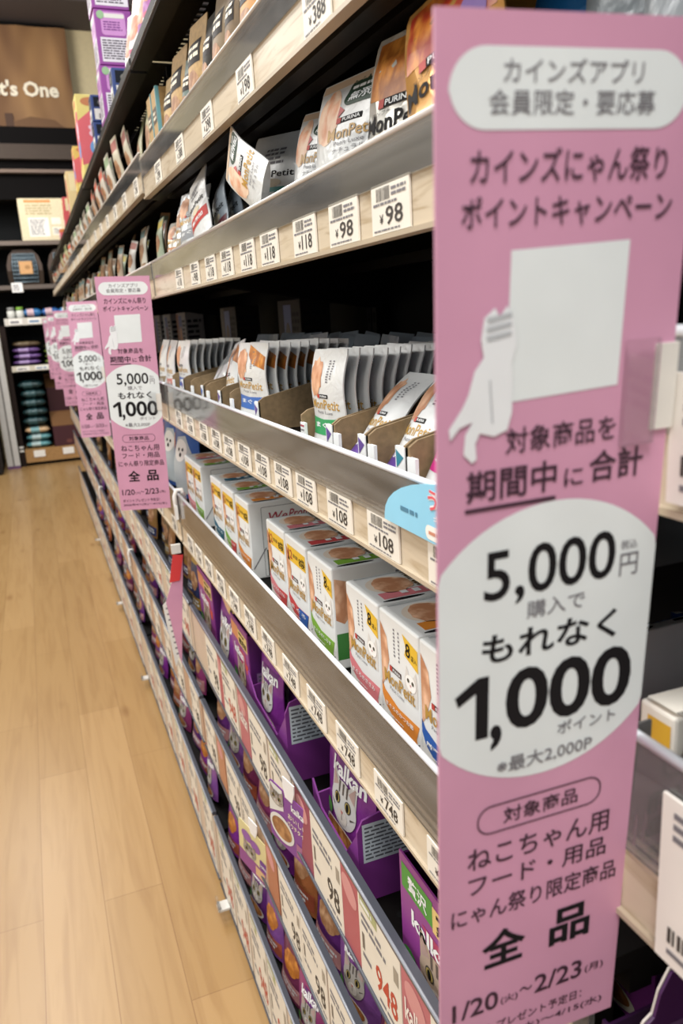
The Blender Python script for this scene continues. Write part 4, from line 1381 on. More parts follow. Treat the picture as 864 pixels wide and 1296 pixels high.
for key, w, h, t, body, dc, y, x, (lx, ly, lz), lab in S3:
    me = pouch(('s3',) + key, w, h, t, body, FOILB, dc, curl=0.03, wave=0.012)
    put('food_pouch', me, (x, y, 0), (R(lx), R(ly), AISLE + R(lz)), lab, 'food pouch', 'pouches leaning on the chest-high shelf', rest=ZC)
for i in range(7):
    me = pouch(('s3grey', i % 3), 0.30, 0.38, 0.025, FOILB, FOILB, d_white(P('#6a3038', 0.4)), curl=0.03, wave=0.02)
    put('food_pouch', me, (1.17 + i * 0.085, 4.80 - i * 0.02, 0), (R(-6), R(-20 - i * 0.8), AISLE + R(4)),
        'grey pouch leaning behind the red-bottomed one, %s of the row' % ORD[i], 'food pouch', 'grey pouches behind the red-bottomed one', rest=ZC)
for i in range(6):
    me = pouch(('s3mid', i % 3), 0.34, 0.33, 0.03, (FOILW, FOILB, P('#c9a98a', 0.3, 'foil'))[i % 3], FOILB, d_mp(P('#8a8d70', 0.4)), curl=0.02)
    put('food_pouch', me, (1.36 + i * 0.09, 3.36 - i * 0.03, 0), (R(-8), R(3), AISLE + R(8)),
        'dim pouch in the second row behind the fallen beige pouch, %s back' % ORD[i], 'food pouch', 'dim pouches behind the fallen one', rest=ZC)
for i in range(4):
    me = pouch(('s3far', i), 0.3, 0.2 + 0.03 * i, 0.03, (FOILB, FOILW)[i % 2], FOILB, None, curl=0.02)
    put('food_pouch', me, (1.14 + 0.09 * i, 6.24, 0), (R(-10), R(3), AISLE + R(10)),
        'low silvery pouch at the far left end of the chest-high shelf, %s back' % ORD[i], 'food pouch', 'low silvery pouches at the shelf end', rest=ZC)
# near bay: pouches just above the large sign
for i, (y, c) in enumerate(((0.95, '#8f979c'), (1.36, '#aab0b4'), (1.55, '#9aa2a6'), (1.76, '#2a78b8'), (2.0, '#d29a4a'))):
    zz = deck(-1, 's3', y) if y < 1.1 else ZC
    hh = 0.40
    me = pouch(('near', i), 0.2, hh, 0.03, P(c, 0.25, 'foil'), FOILB, None, curl=0.03, wave=0.02)
    put('food_pouch', me, (1.3 if y > 1.1 else 1.12, y, 0), (R(-5), R(2), AISLE + R(12)), '%s pouch peeking over the top of the large pink sign' % ('pale grey at right', 'light silver', 'mid grey', 'bright blue', 'orange-yellow')[i], 'food pouch', 'pouches above the large sign', rest=zz)

# ---------------------------------------------------------------- brown snack bags (s2)
KR, KR2 = P('#b5935f', 0.55, 'card'), P('#6f5a3c', 0.55, 'card')
S2 = [(1.62, 0.40, 0.66, KR, '#2a2320'), (2.02, 0.36, 0.6, KR2, '#3a2a1c'), (2.4, 0.38, 0.66, KR, '#5a3a20'), (2.78, 0.36, 0.6, P('#8f7a50', 0.5, 'card'), '#2a2320'), (3.12, 0.3, 0.6, P('#3d5f58', 0.5), '#1f2a26'),
      (3.42, 0.32, 0.56, P('#c98f45', 0.5), '#1c1814'), (3.76, 0.34, 0.55, P('#c08a48', 0.5), '#161310'), (4.06, 0.24, 0.56, KR2, '#8a3a26'), (4.34, 0.30, 0.60, P('#7a6647', 0.5), '#a8442e'), (4.62, 0.28, 0.56, P('#2f2a22', 0.5), '#6a5a3a'),
      (4.92, 0.32, 0.64, KR, '#4a3a24'), (5.22, 0.22, 0.52, P('#56685f', 0.5), '#232a26'), (5.50, 0.36, 0.64, KR, '#3a2e22'), (5.86, 0.32, 0.58, P('#bfa06a', 0.5, 'card'), '#2a2a28')]
for i, (y, w, h, m, bd_) in enumerate(S2):
    me = pouch(('snack', i), w * 0.86, h, 0.045, m, KR2, d_snack(bd_), curl=0.02, wave=0.015)
    for j in range(2):
        put('snack_bag', me, (1.13 + 0.15 * j, y + 0.03 * j, 0), (R(-3), R((i * 31 % 7) - 3), AISLE + R((i * 17 % 9) + 2)),
            'brown snack bag on the head-high shelf, %s from its near end%s' % (ORD[i], '' if j == 0 else ', in the row behind'), 'snack bag', 'brown snack bags on the head-high shelf', rest=deck(0, 's2', y + 0.25) )
for i in range(2):
    me = fbox(('kraftbox',), 0.20, 0.56, 0.42, KR, lambda p, w, h: (p.rect(0.02, h * 0.6, w - 0.02, h * 0.78, P('#4a3c2c'), 1), p.lines(0.04, h * 0.63, w - 0.04, h * 0.75, 2, CREAM, 2), p.rect(w - 0.02, 0, w, h, P('#6fa8b0'), 1), p.rect(0.02, 0.04, w - 0.03, 0.14, P('#c9b48a'), 1)),
              lambda p, d, h: (p.rect(0, 0, 0.025, h, P('#6fa8b0'), 1), p.rect(0.08, 0.1, d - 0.05, h - 0.1, P('#c2a472'), 1)))
    put('snack_box', me, (1.09, 6.15 + 0.22 * i, deck(0, 's2', 6.45) + 0.006), (0, 0, AISLE), '%s kraft snack carton with pale teal edges, beyond the brown bags' % ('nearer', 'farther')[i], 'snack box', 'kraft cartons at the end of the brown bags')

# ---------------------------------------------------------------- purple pouches and boxes (s6)
ZE = deck(0, 's6', 3)
PUR, PURB = P('#7a2d86', 0.32, 'foil'), P('#4c1a58', 0.35, 'foil')


def kbox(key, w, h, d, green=True):
    key = ('kbox',) + key
    if key in MESH:
        return MESH[key]
    g = G()
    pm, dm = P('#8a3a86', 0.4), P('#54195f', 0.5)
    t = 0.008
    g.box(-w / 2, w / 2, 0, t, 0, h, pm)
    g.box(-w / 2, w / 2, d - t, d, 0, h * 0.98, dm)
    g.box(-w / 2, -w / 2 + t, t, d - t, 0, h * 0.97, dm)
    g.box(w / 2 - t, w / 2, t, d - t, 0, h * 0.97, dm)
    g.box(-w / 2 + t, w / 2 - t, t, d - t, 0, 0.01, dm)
    p = Panel(g, (-w / 2, 0, 0), (1, 0, 0), (0, 0, 1))
    if green:
        p.rect(w * 0.03, h * 0.76, w * 0.45, h * 0.94, P('#3f8f35', 0.4), 1)
        p.text('贅沢', w * 0.12, h * 0.79, w * 0.38, h * 0.9, WHITE, 2, 0.02)
    else:
        p.rect(w * 0.03, h * 0.76, w * 0.45, h * 0.94, P('#d08a5a', 0.4), 1)
    p.rect(w * 0.45, h * 0.74, w * 0.97, h * 0.92, P('#ddc07a', 0.4), 1)
    p.text('無添加', w * 0.5, h * 0.755, w * 0.92, h * 0.84, INK, 2, 0.02)
    p.lines(w * 0.5, h * 0.86, w * 0.9, h * 0.905, 1, INK, 2, 2)
    p.poly([(w * 0.3, h * 0.68), (w * 0.8, h * 0.7), (w * 0.9, h * 0.5), (w * 0.55, h * 0.48)], P('#a8305a', 0.4), 1)
    p.text('kalkan', w * 0.16, h * 0.56, w * 0.72, h * 0.68, WHITE, 2, 0.03)
    cat_face(p, w * 0.5, h * 0.36, w * 0.24, 2, '#b09a86', '#5f5248')
    p.text('1', w * 0.82, h * 0.46, w * 0.92, h * 0.58, P('#d8552a'), 2, 0.03)
    p.ell(w * 0.45, h * 0.1, w * 0.4, h * 0.1, P('#d9cdb8', 0.4), 3)
    p.ell(w * 0.45, h * 0.11, w * 0.35, h * 0.08, P('#c98a48', 0.4, 'food', '#8f5526'), 4)
    p.ell(w * 0.12, h * 0.27, w * 0.1, h * 0.07, P('#3f8a3a', 0.4), 4)
    q = Panel(g, (w / 2, 0, 0), (0, 1, 0), (0, 0, 1))
    info_panel(q, d * 0.12, h * 0.1, d * 0.9, h * 0.5, 3, 8, P('#8d6a96', 0.5))
    MESH[key] = g.mesh('food_box')
    return MESH[key]


def ktray(x0, y, wy, z, lab, h=0.26, depth=0.62):
    u = root('display_tray', (x0, y, z + 0.004), lab, 'tray', 'purple display trays')
    pm, dm = P('#7a3482', 0.45), P('#562060', 0.5)
    for sg in (-1, 1):
        g = G()
        yy = sg * wy / 2
        k_ = 1.0 if sg < 0 else 0.45
        g.prism([(0, 0), (depth, 0), (depth, h * 1.25 * k_), (0.24, h * 1.15 * k_), (0.03, h * 1.03 * k_), (0, h * 0.9 * k_)], 'y', yy - 0.006, yy + 0.006, pm)
        if sg < 0:
            info_panel(Panel(g, (0.01, yy - 0.006, 0), (1, 0, 0), (0, 0, 1)), 0.015, h * 0.5, 0.40, h * 0.98, 5, 9)
        put('side_panel', g.mesh('side_panel'), (0, 0, 0), parent=u)
    g = G()
    g.prism([(-wy / 2 + 0.006, 0), (wy / 2 - 0.006, 0), (wy / 2 - 0.006, h * 0.7), (wy * 0.3, h * 0.45), (-wy * 0.25, h * 0.4), (-wy / 2 + 0.006, h * 0.85)], 'x', 0, 0.01, pm)
    put('front_panel', g.mesh('front_panel'), (0, 0, 0), parent=u)
    g = G()
    g.box(0, depth, -wy / 2 + 0.006, wy / 2 - 0.006, 0, 0.01, dm)
    put('base', g.mesh('base'), (0, 0, 0), parent=u)


KP = lambda i, w=0.54, h=0.60, lf='#c85a3a', t=0.045: pouch(('kal', i, w, h), w, h, t, PUR, PURB, d_kal(i, left=lf, fur='#bdbab6'), curl=0.03, wave=0.012)
G6 = 'purple cat food on the thigh-high shelf'
put('food_box', kbox(('a',), 0.60, 0.62, 0.5), (1.06, 2.06, ZE + 0.004), (0, 0, AISLE), 'open purple food box with green corner patch, beside the large sign', 'food box', G6)
ktray(1.06, 3.13, 0.62, ZE, 'purple display tray with pale information panel, holding one cat-face pouch', h=0.42)
put('food_pouch', KP(0, 0.54, 0.64), (1.15, 3.16, 0), (R(-4), 0, AISLE + R(4)), 'purple pouch with grey cat face standing alone in its tray', 'food pouch', G6, rest=ZE + 0.016)
ktray(1.06, 4.30, 0.86, ZE, 'purple display tray with pale information panel, its side facing an empty shelf patch', h=0.50)
put('food_pouch', KP(1, 0.44, 0.60), (1.14, 4.47, 0), (R(-3), R(-1), AISLE + R(3)), 'purple pouch with white lettering, just left of the empty shelf patch', 'food pouch', G6, rest=ZE + 0.016)
put('food_pouch', KP(1, 0.44, 0.60), (1.25, 4.47, 0), (R(-3), R(-1), AISLE + R(3)), 'purple pouch hidden behind the one left of the empty shelf patch', 'food pouch', G6, rest=ZE + 0.016)
put('food_box', kbox(('b',), 0.46, 0.60, 0.4, False), (1.08, 4.98, ZE + 0.004), (0, 0, AISLE), 'closed-front purple box with orange patch, middle of the purple row', 'food box', G6)
put('food_pouch', KP(2, 0.60, 0.60, '#e0b08a'), (1.1, 5.52, 0), (R(-4), R(1), AISLE), 'purple pouch with cream band between two purple boxes', 'food pouch', G6, rest=ZE)
put('food_box', kbox(('c',), 0.56, 0.62, 0.45, False), (1.08, 6.13, ZE + 0.004), (0, 0, AISLE), 'darker purple box at the far end of the purple row', 'food box', G6)
for i, y in enumerate((2.0, 2.62, 3.3, 4.0, 4.9, 5.6, 6.15)):
    if i not in (1, 2, 3):
        put('food_box', kbox(('c',), 0.60, 0.60, 0.45, False), (1.75, y, ZE + 0.004), (0, 0, AISLE), 'purple box in the dim back row of the purple shelf, %s from the near end' % ORD[i], 'food box', 'purple boxes in the dim back row')

# ---------------------------------------------------------------- lower shelves: purple pouches glimpsed above the rails
KIND = ['#7a2d86', '#5d2a6e', '#8c3a6a', '#a0623a', '#6a2a4a', '#3c2430', '#7c4a8c']
LEFT = ['#c85a3a', '#d0b45a', '#6aa04a', '#d08a9a']


def kgen(i):
    c = KIND[i % len(KIND)]
    return pouch(('kg', i % 12), 0.38, 0.52, 0.04, P(c, 0.32, 'foil'), PURB, d_kal(i % 4, left=LEFT[i % 4], cream=('#d9b36a', '#c7a0a0', '#d8cfa0')[i % 3]) if i % 3 == 0 else d_simple(('#b5703a', '#8c3a86', '#c9a05a', '#5a2a66')[i % 4], ('#6a2a76', '#a0523a', '#c08a8a')[i % 3], FOODO if i % 2 else FOODB), curl=0.03, wave=0.012)


for s, x, wdn in (('s7', 1.1, 'knee-high'), ('s8', 1.1, 'lowest')):
    n = 11 if s == 's7' else 9
    y_ = 1.75 if s == 's7' else 2.7
    for i in range(n):
        y = y_ + i * 0.43
        for j in range(2):
            put('food_pouch', kgen(i * 2 + j * 5 + (3 if s == 's8' else 0)), (x + 0.17 * j, y + 0.05 * j, 0), (R(-6), R((i * 41 % 17) - 8), AISLE + R((i * 29 % 11) + 2)),
                'purple-toned pouch on the nearest bay\'s %s shelf, %s from the near end%s' % (wdn, ORD[i], ', second row' if j else ''), 'food pouch', 'purple pouches on the %s shelf' % wdn, rest=deck(0, s, y))
        if s == 's8':
            put('food_box', kbox(('c',), 0.60, 0.60, 0.45, False), (1.6, y, deck(0, s, y) + 0.004), (0, 0, AISLE), 'purple carton behind the lowest pouches, %s from the near end' % ORD[i], 'food box', 'purple cartons behind the lowest pouches') if i % 2 == 0 else None

# ---------------------------------------------------------------- further bays
FAR = {'s2': [('#b5b089', '#6f7a4c', 0.28, 0.62), ('#c9c2ac', '#a05a50', 0.24, 0.58), ('#d0cbbd', '#8aa07a', 0.24, 0.56), ('#c4bcae', '#c85a44', 0.26, 0.54), ('#a89684', '#d0583c', 0.26, 0.52), ('#b9b2a6', '#7a6a58', 0.26, 0.56)],
       's3': [('#c9c4b4', '#8a6a4a', 0.28, 0.46), ('#a8b49a', '#d8c45a', 0.24, 0.42), ('#8a6a4a', '#4a5a4a', 0.3, 0.54), ('#b7a48f', '#6a8a8a', 0.28, 0.5), ('#d0ccc4', '#a85a4a', 0.26, 0.44)],
       's6': [('#8a5a2c', '#2a3a6a', 0.44, 0.56), ('#27345c', '#a8843a', 0.44, 0.56), ('#a87a3c', '#4a2a5a', 0.42, 0.54), ('#5f4a34', '#b89a5a', 0.44, 0.56), ('#8f6a3c', '#34406a', 0.44, 0.55)]}
for k in (1, 2, 3, 4):
    for s, kinds in FAR.items():
        x0 = Y0S[k] + 0.25
        n = {1: {'s2': 20, 's3': 14, 's6': 10}, 2: {'s2': 18, 's3': 13, 's6': 9}, 3: {'s2': 13, 's3': 9, 's6': 5}, 4: {'s2': 10, 's3': 6, 's6': 4}}[k][s]
        for i in range(n):
            c1, c2, w, h = kinds[(i * 3 + k) % len(kinds)] if not (k == 1 and s == 's2') else kinds[min(len(kinds) - 1, (i // 4) + (i % 2) * 0)]
            y = x0 + (i + 0.5) * (BAY - 0.4) / n
            q = (i * 29 + k * 7) % 23 - 11
            lean = q * (1.0 if s != 's6' else 0.3)
            tilt = -2 - (i % 4) * 1.5
            if s == 's2' and not (k == 1 and i < 4):
                lean = lean * 0.8 - 14
                tilt = 11
            me = pouch(('far', s, c1, min(k, 2)), w * (0.8 if s != 's2' or k < 2 else 0.9), h * ((1.06 if k < 2 else 0.90) if s == 's2' and tilt > 0 else 1.0), 0.03, P(c1, 0.35, 'foil'), P(c2, 0.4), d_simple(c2, c2), curl=0.03, wave=0.015)
            put('food_pouch' if s != 's2' else 'snack_bag', me, (1.14 + 0.05 * (i % 3), y, 0), (R(tilt), R(lean), AISLE + R(6 + q * 0.5)),
                'small blurred %s on the %s bay\'s %s shelf, %s from its near end' % ('pack' if s != 's2' else 'snack pack', BAYW[k], LVL[s], ORD[i]), 'food pouch' if s != 's2' else 'snack bag', 'blurred packs on the %s shelf of the %s bay' % (LVL[s], BAYW[k]), rest=deck(k, s, y + 0.15))
    for s in ('s7', 's8'):
        if k > 3:
            continue
        n = {1: 9, 2: 8, 3: 6}[k]
        for i in range(n):
            y = Y0S[k] + 0.3 + (i + 0.5) * (BAY - 0.5) / n
            put('food_pouch', kgen(i + k * 2 + (4 if s == 's8' else 0)), (1.1 + 0.03 * (i % 3), y, 0), (R(-5), R((i * 41 % 21) - 10), AISLE + R((i * 29 % 13) + 2)),
                'purple-toned pouch on the %s bay\'s %s shelf, %s from its near end' % (BAYW[k], LVL[s], ORD[i]), 'food pouch', 'purple pouches on the %s shelf of the %s bay' % (LVL[s], BAYW[k]), rest=deck(k, s, y))

# deep blue bags with a pale dog picture, second bay waist-high shelf


def d_bluebag(p, w, h):
    p.poly([(w * 0.25, h * 0.05), (w * 0.85, h * 0.05), (w * 0.9, h * 0.5), (w * 0.7, h * 0.72), (w * 0.4, h * 0.7), (w * 0.22, h * 0.4)], P('#a9b2b4', 0.5), 1)
    p.ell(w * 0.55, h * 0.55, w * 0.22, h * 0.13, P('#d8d6d0', 0.5), 2)
    p.ell(w * 0.5, h * 0.56, w * 0.03, h * 0.02, INK, 3)
    p.ell(w * 0.64, h * 0.56, w * 0.03, h * 0.02, INK, 3)
    p.ell(w * 0.57, h * 0.5, w * 0.04, h * 0.025, INK, 3)
    p.poly([(w * 0.06, h * 0.62), (w * 0.2, h * 0.76), (w * 0.28, h * 0.6), (w * 0.14, h * 0.5)], P('#d07a5a', 0.5), 2)
    p.lines(w * 0.1, h * 0.84, w * 0.9, h * 0.93, 2, P('#a9b9d9'), 1, 4)


for i in range(5):
    me = pouch(('bluebag',), 0.62, 0.78, 0.10, P('#1f4e96', 0.3, 'foil'), P('#16356a', 0.3, 'foil'), d_bluebag, curl=0.02, wave=0.01)
    put('food_pouch', me, (1.18, 6.95 + i * 0.74, 0), (R(-4), R((i * 13 % 7) - 3), AISLE + R(10)), 'blue bag with a pale animal picture past the medium sign, %s from the camera' % ORD[i], 'bag', 'blue bags on the second bay', rest=deck(1, 's5', 7))

# ---------------------------------------------------------------- things on the top shelf (s1)


def d_purbox(p, w, h):
    p.rect(w * 0.1, h * 0.06, w * 0.98, h * 0.5, P('#dcd8e2', 0.5), 1)
    p.lines(w * 0.14, h * 0.1, w * 0.94, h * 0.47, 8, P('#5a5560', 0.6), 2, 3)
    p.rrect(w * 0.16, h * 0.54, w * 0.82, h * 0.96, 0.03, P('#c58ac8', 0.5), 1)
    p.lines(w * 0.22, h * 0.62, w * 0.78, h * 0.8, 4, P('#7a3a86'), 2, 6)
    p.rrect(w * 0.24, h * 0.85, w * 0.8, h * 0.93, 0.015, OFFW, 2)
    p.ell(w * 0.16, h * 0.9, w * 0.1, h * 0.075, P('#8fb48a', 0.5), 3)
    p.rect(w * 0.84, h * 0.54, w * 0.98, h * 0.96, P('#8a3a92'), 1)


Z1 = SH['s1'][0]
for i in range(4):
    me = fbox(('topp',), 0.34, 0.47, 0.34, P('#8f3f96', 0.45), d_purbox, d_purbox)
    put('food_box', me, (1.0 + 0.01 * (i % 2), 8.5, Z1 + 0.025 - 0.0 + i * 0.474), (0, 0, AISLE),
        'purple white-labelled carton in the tall top-shelf stack, %s from the bottom' % ORD[i], 'carton', 'stack of purple cartons on the top shelf')


def d_navy(p, w, h):
    p.rect(w * 0.12, h * 0.55, w * 0.88, h * 0.92, P('#1c2028'), 1)
    p.ell(w * 0.5, h * 0.72, w * 0.2, h * 0.12, P('#6a6a66'), 2)
    p.rect(w * 0.12, h * 0.08, w * 0.88, h * 0.48, OFFW, 1)
    p.bars(w * 0.3, h * 0.12, w * 0.8, h * 0.3, INK, 2, 3, 14)


def d_yel(p, w, h):
    p.poly([(0, h * 0.2), (w, h * 0.3), (w, h * 0.8), (w * 0.5, h * 0.84), (0, h * 0.7)], P('#d8606a'), 1)
    p.ell(w * 0.45, h * 0.92, w * 0.3, h * 0.05, P('#c07a4a'), 1)
    p.ell(w * 0.6, h * 0.62, w * 0.25, h * 0.1, P('#e8c8d8'), 2, jit=0.3)
    p.ell(w * 0.6, h * 0.4, w * 0.3, h * 0.1, P('#6a9ad0'), 2)
    p.ell(w * 0.3, h * 0.12, w * 0.25, h * 0.07, P('#e8d890'), 2)


def d_red(p, w, h):
    p.rect(w * 0.1, h * 0.55, w * 0.9, h * 0.95, P('#e0cfa0'), 1)
    p.rect(w * 0.35, h * 0.05, w * 0.75, h * 0.85, P('#c02c34'), 2)
    p.ell(w * 0.5, h * 0.2, w * 0.3, h * 0.1, P('#e0a0a8'), 3)


for i, (x, y, z, w, h, d, c, dc, lab) in enumerate([
        (1.02, 7.78, Z1, 0.20, 0.27, 0.24, '#27407c', d_navy, 'small navy carton on the top shelf in front of the purple stack'),
        (1.02, 9.75, Z1, 0.24, 0.27, 0.24, '#27407c', d_navy, 'navy carton behind the purple stack, lower one'),
        (1.02, 9.75, Z1 + 0.276, 0.24, 0.27, 0.24, '#27407c', d_navy, 'navy carton behind the purple stack, upper one with grey picture'),
        (1.05, 12.0, Z1, 0.42, 1.1, 0.40, '#e0cf7a', d_yel, 'tall yellow and pink pack on the far top shelf'),
        (1.0, 12.75, Z1, 0.30, 0.62, 0.30, '#d8b860', d_yel, 'lower yellow pack in front of the tall one on the far top shelf'),
        (1.02, 15.2, Z1, 0.42, 0.70, 0.40, '#d9c08a', d_red, 'red and cream pack, far on the top shelf'),
        (1.02, 17.0, Z1, 0.42, 0.55, 0.40, '#c84a50', d_red, 'red pack farthest along the top shelf'),
        (1.03, 19.5, Z1, 0.44, 0.25, 0.40, '#d87a30', d_yel, 'small orange pack at the far end of the top shelf')]):
    me = fbox(('top', i), w, h, d, P(c, 0.45), dc, dc)
    put('carton', me, (x, y, z + 0.025), (0, 0, AISLE), lab, 'carton')
for i in range(6):
    me = pouch(('topbag', i > 3), 0.30, 0.55, 0.05, (P('#dcd8d4', 0.25, 'clearpack'), P('#8a2f86', 0.3, 'foil'))[1 if i < 4 else 0], PURB, d_simple('#c9a09a', '#b8456a', P('#d8a08a', 0.5, 'food', '#b86a4a')), curl=0.03)
    put('snack_bag', me, (1.1 + 0.02 * (i % 2), 5.2 + i * 0.38, 0), (R(-5), R((i * 13 % 9) - 4), AISLE + R(15)), '%s bag on the top shelf near the frame top, %s from the camera' % ('white' if i > 3 else 'purple', ORD[i]), 'snack bag', 'bags on the top shelf', rest=Z1)

# ---------------------------------------------------------------- near bay at the right edge (N1)
zr = deck(-1, 's5', 1)
g = G()
w, h, d = 0.10, 0.16, 0.5
g.bbox(-w / 2, w / 2, 0, d, 0, h, P('#e6e2d8', 0.5), 0.008)
p = Panel(g, (-w / 2, 0, 0), (1, 0, 0), (0, 0, 1))
p.rect(w * 0.25, h * 0.45, w * 0.9, h * 0.85, P('#d8a830'), 1)
p = Panel(g, (w / 2, 0, 0), (0, 1, 0), (0, 0, 1))
p.ring(p.rrect_pts(0.07, 0.04, 0.45, 0.13, 0.01), 0, 0, 0.003, P('#a04a3a'), 1)
p.rect(0.0, 0.02, 0.5, 0.023, GREYT, 1)
g.prism([(0.02, h), (0.30, h), (0.28, h + 0.008), (0.0, h + 0.014)], 'x', -w / 2 + 0.02, w / 2, P('#efeade', 0.5))
put('food_box', g.mesh('food_box'), (1.11, 1.125, deck(-1, 's5', 1) + 0.004), (0, 0, AISLE), 'cream carton with yellow patch and lifted flap, right edge behind the clear tray', 'food box')
g = G()
g.bbox(-0.2, 0.2, 0, 0.4, 0, 0.22, P('#5a1720', 0.5), 0.01)
put('food_box', g.mesh('food_box'), (1.45, 1.44, SH['s5'][0] + 0.004), (0, 0, AISLE), 'dark red carton behind the cream carton at the right edge', 'food box')
me = pouch(('darkbag',), 0.21, 0.34, 0.04, P('#3c3a3c', 0.4, 'foil'), P('#2a282a', 0.4), None, curl=0.03, wave=0.02)
put('food_pouch', me, (1.10, 0.955, 0), (R(-10), R(10), AISLE + R(10)), 'dark grey bag leaning in the clear tray at the right edge', 'food pouch', rest=zr)
# torn purple carton at the bottom right corner
g = G()
pts = [(0.0, 0.0), (0.75, 0.0), (0.75, 1.12), (0.12, 1.10), (0.09, 1.05), (0.075, 0.99), (0.05, 0.975), (0.035, 0.945), (0.0, 0.93)]
g.prism(pts, 'y', 0, 0.008, P('#4a1f52', 0.5))
g.prism([(a, b + 0.006) for a, b in pts], 'y', 0.008, 0.014, P('#cfc5bd', 0.6))
g.box(0, 0.008, 0.014, 0.09, 0, 0.93, P('#3c1844', 0.5))
g.box(0.742, 0.75, 0.014, 0.09, 0, 1.1, P('#3c1844', 0.5))
g.box(0, 0.75, 0.09, 0.098, 0, 0.9, P('#3c1844', 0.5))
p = Panel(g, (0, 0, 0), (1, 0, 0), (0, 0, 1))
p.text('kalkan', 0.16, 1.02, 0.34, 1.06, P('#8a6a92', 0.5), 1, 0.02)
p.lines(0.12, 0.9, 0.7, 0.96, 2, P('#6a4a72', 0.5), 1, 2)
p.lines(0.12, 0.6, 0.7, 0.8, 5, P('#6a4a72', 0.5), 1, 3)
put('torn_carton', g.mesh('torn_carton'), (1.06, 1.11, SH['s6'][0] + 0.03), (0, 0, 0), 'torn dark purple carton in the bottom right corner', 'carton')
# ================================================================== FAR END RACK
YE = 34.0
ECX0, ECX1 = -0.72, 4.6
BEAM, DARKW = P('#3a3230', 0.5), P('#0f1112', 0.7)
o0 = (0, YE, FLOOR)
u = root('display_rack', o0, 'dark shelving rack facing us at the far end of the aisle', 'rack')
g = G()
g.box(ECX0 - 0.3, ECX1, YE + 2.0, YE + 2.1, FLOOR, 7.2, DARKW)
put('back_panel', g.mesh('back_panel', o0), (0, 0, 0), parent=u)
for x in (ECX0 - 0.26, ECX1):
    g = G()
    g.box(x, x + 0.22, YE, YE + 2.0, FLOOR, 0.25, P('#241b18', 0.6))
    for z in (-4.6, -4.75):
        g.box(x + 0.04, x + 0.2, YE - 0.01, YE, z - 0.04, z + 0.04, OFFW)
    put('side_panel', g.mesh('side_panel', o0), (0, 0, 0), parent=u)
SHZ = {'a': (3.42, 0.16, '#6a5c52'), 'b': (1.77, 0.16, '#5f544c'), 'c': (0.52, 0.28, '#cfcac0'), 'd': (-1.34, 0.22, '#d2cbb8')}
for nm, (z, t, c) in SHZ.items():
    g = G()
    g.box(ECX0 - 0.02 if nm in 'cd' else ECX0 - 3, ECX1, YE, YE + 1.95, z - t, z, BEAM)
    g.box(ECX0 - 0.02 if nm in 'cd' else ECX0 - 3, ECX1, YE - 0.03, YE, z - t, z, P(c, 0.5))
    sh_ = put('shelf', g.mesh('shelf', o0), (0, 0, 0), parent=u)
    if nm in 'cd':
        for i in range(6):
            x = ECX0 + 0.15 + i * 0.7
            g = G()
            g.box(x, x + 0.5, YE - 0.05, YE - 0.031, z - t + 0.03, z - 0.03, P('#f0ede6', 0.5))
            p = Panel(g, (x, YE - 0.05, z - t + 0.03), (1, 0, 0), (0, 0, 1))
            p.lines(0.05, 0.02, 0.45, t - 0.1, 1, P('#6a88a8') if i % 2 else GREYT, 1, i)
            put('label_strip', g.mesh('label_strip', o0), (0, 0, 0), parent=sh_)
g = G()
g.box(ECX0 - 0.02, ECX1, YE - 0.02, YE + 1.95, FLOOR + 0.14, -4.72, P('#a9814f', 0.5, 'grain', '#7f5b32'))
g.box(ECX0 + 0.1, ECX1, YE + 0.2, YE + 1.8, FLOOR, FLOOR + 0.14, BLACK)
bs = put('wooden_base', g.mesh('wooden_base', o0), (0, 0, 0), parent=u)
for x in (-0.42, 0.72):
    g = G()
    g.box(x, x + 0.44, YE - 0.05, YE - 0.021, -5.05, -4.78, P('#f0ede6', 0.5))
    put('label_card', g.mesh('label_card', o0), (0, 0, 0), parent=bs)
g = G()
g.box(ECX0 - 0.75, ECX0 - 0.27, YE - 0.3, YE - 0.06, FLOOR, -0.2, P('#c9c8c4', 0.45))
g.box(ECX0 - 0.75, ECX0 - 0.27, YE - 0.31, YE - 0.05, FLOOR, FLOOR + 0.12, P('#6a4a72', 0.5))
g.box(ECX0 - 0.54, ECX0 - 0.48, YE - 0.31, YE - 0.30, FLOOR + 0.12, -0.2, P('#6f6d6a', 0.4, 'metal'))
put('metal_post', g.mesh('metal_post', (ECX0 - 0.5, YE, FLOOR)), (ECX0 - 0.5, YE, FLOOR), (0, 0, 0), 'grey metal post standing left of the far rack', 'post')
g = G()
g.box(-4.6, -1.62, YE - 1.5, YE + 1.5, FLOOR + 0.08, 0.2, P('#24201f', 0.6))
g.box(-4.5, -1.7, YE - 1.4, YE + 1.4, FLOOR, FLOOR + 0.08, BLACK)
g.box(-4.6, -1.62, YE - 1.53, YE - 1.5, -4.3, -4.0, P('#6a5c52', 0.5))
put('cabinet', g.mesh('cabinet', (-3, YE, FLOOR)), (-3, YE, FLOOR), label='black cabinet cut off at the left picture edge', cat='cabinet')

# beams over the rack
for i, (z0, z1, y, c) in enumerate(((6.95, 7.6, YE + 0.4, '#0c0a0a'), (6.42, 6.95, YE + 0.2, '#40362f'), (6.05, 6.42, YE + 0.5, '#0a0808'), (5.93, 6.05, YE + 0.2, '#6f5f55'), (5.0, 5.93, YE + 0.5, '#0c0a0a'))):
    g = G()
    g.box(-12, 8, y, YE + 2.4, z0, z1, P(c, 0.9))
    put('trim_%d' % (i + 2), g.mesh('trim', (0, YE, z0)), (0, YE, z0), kind='structure')


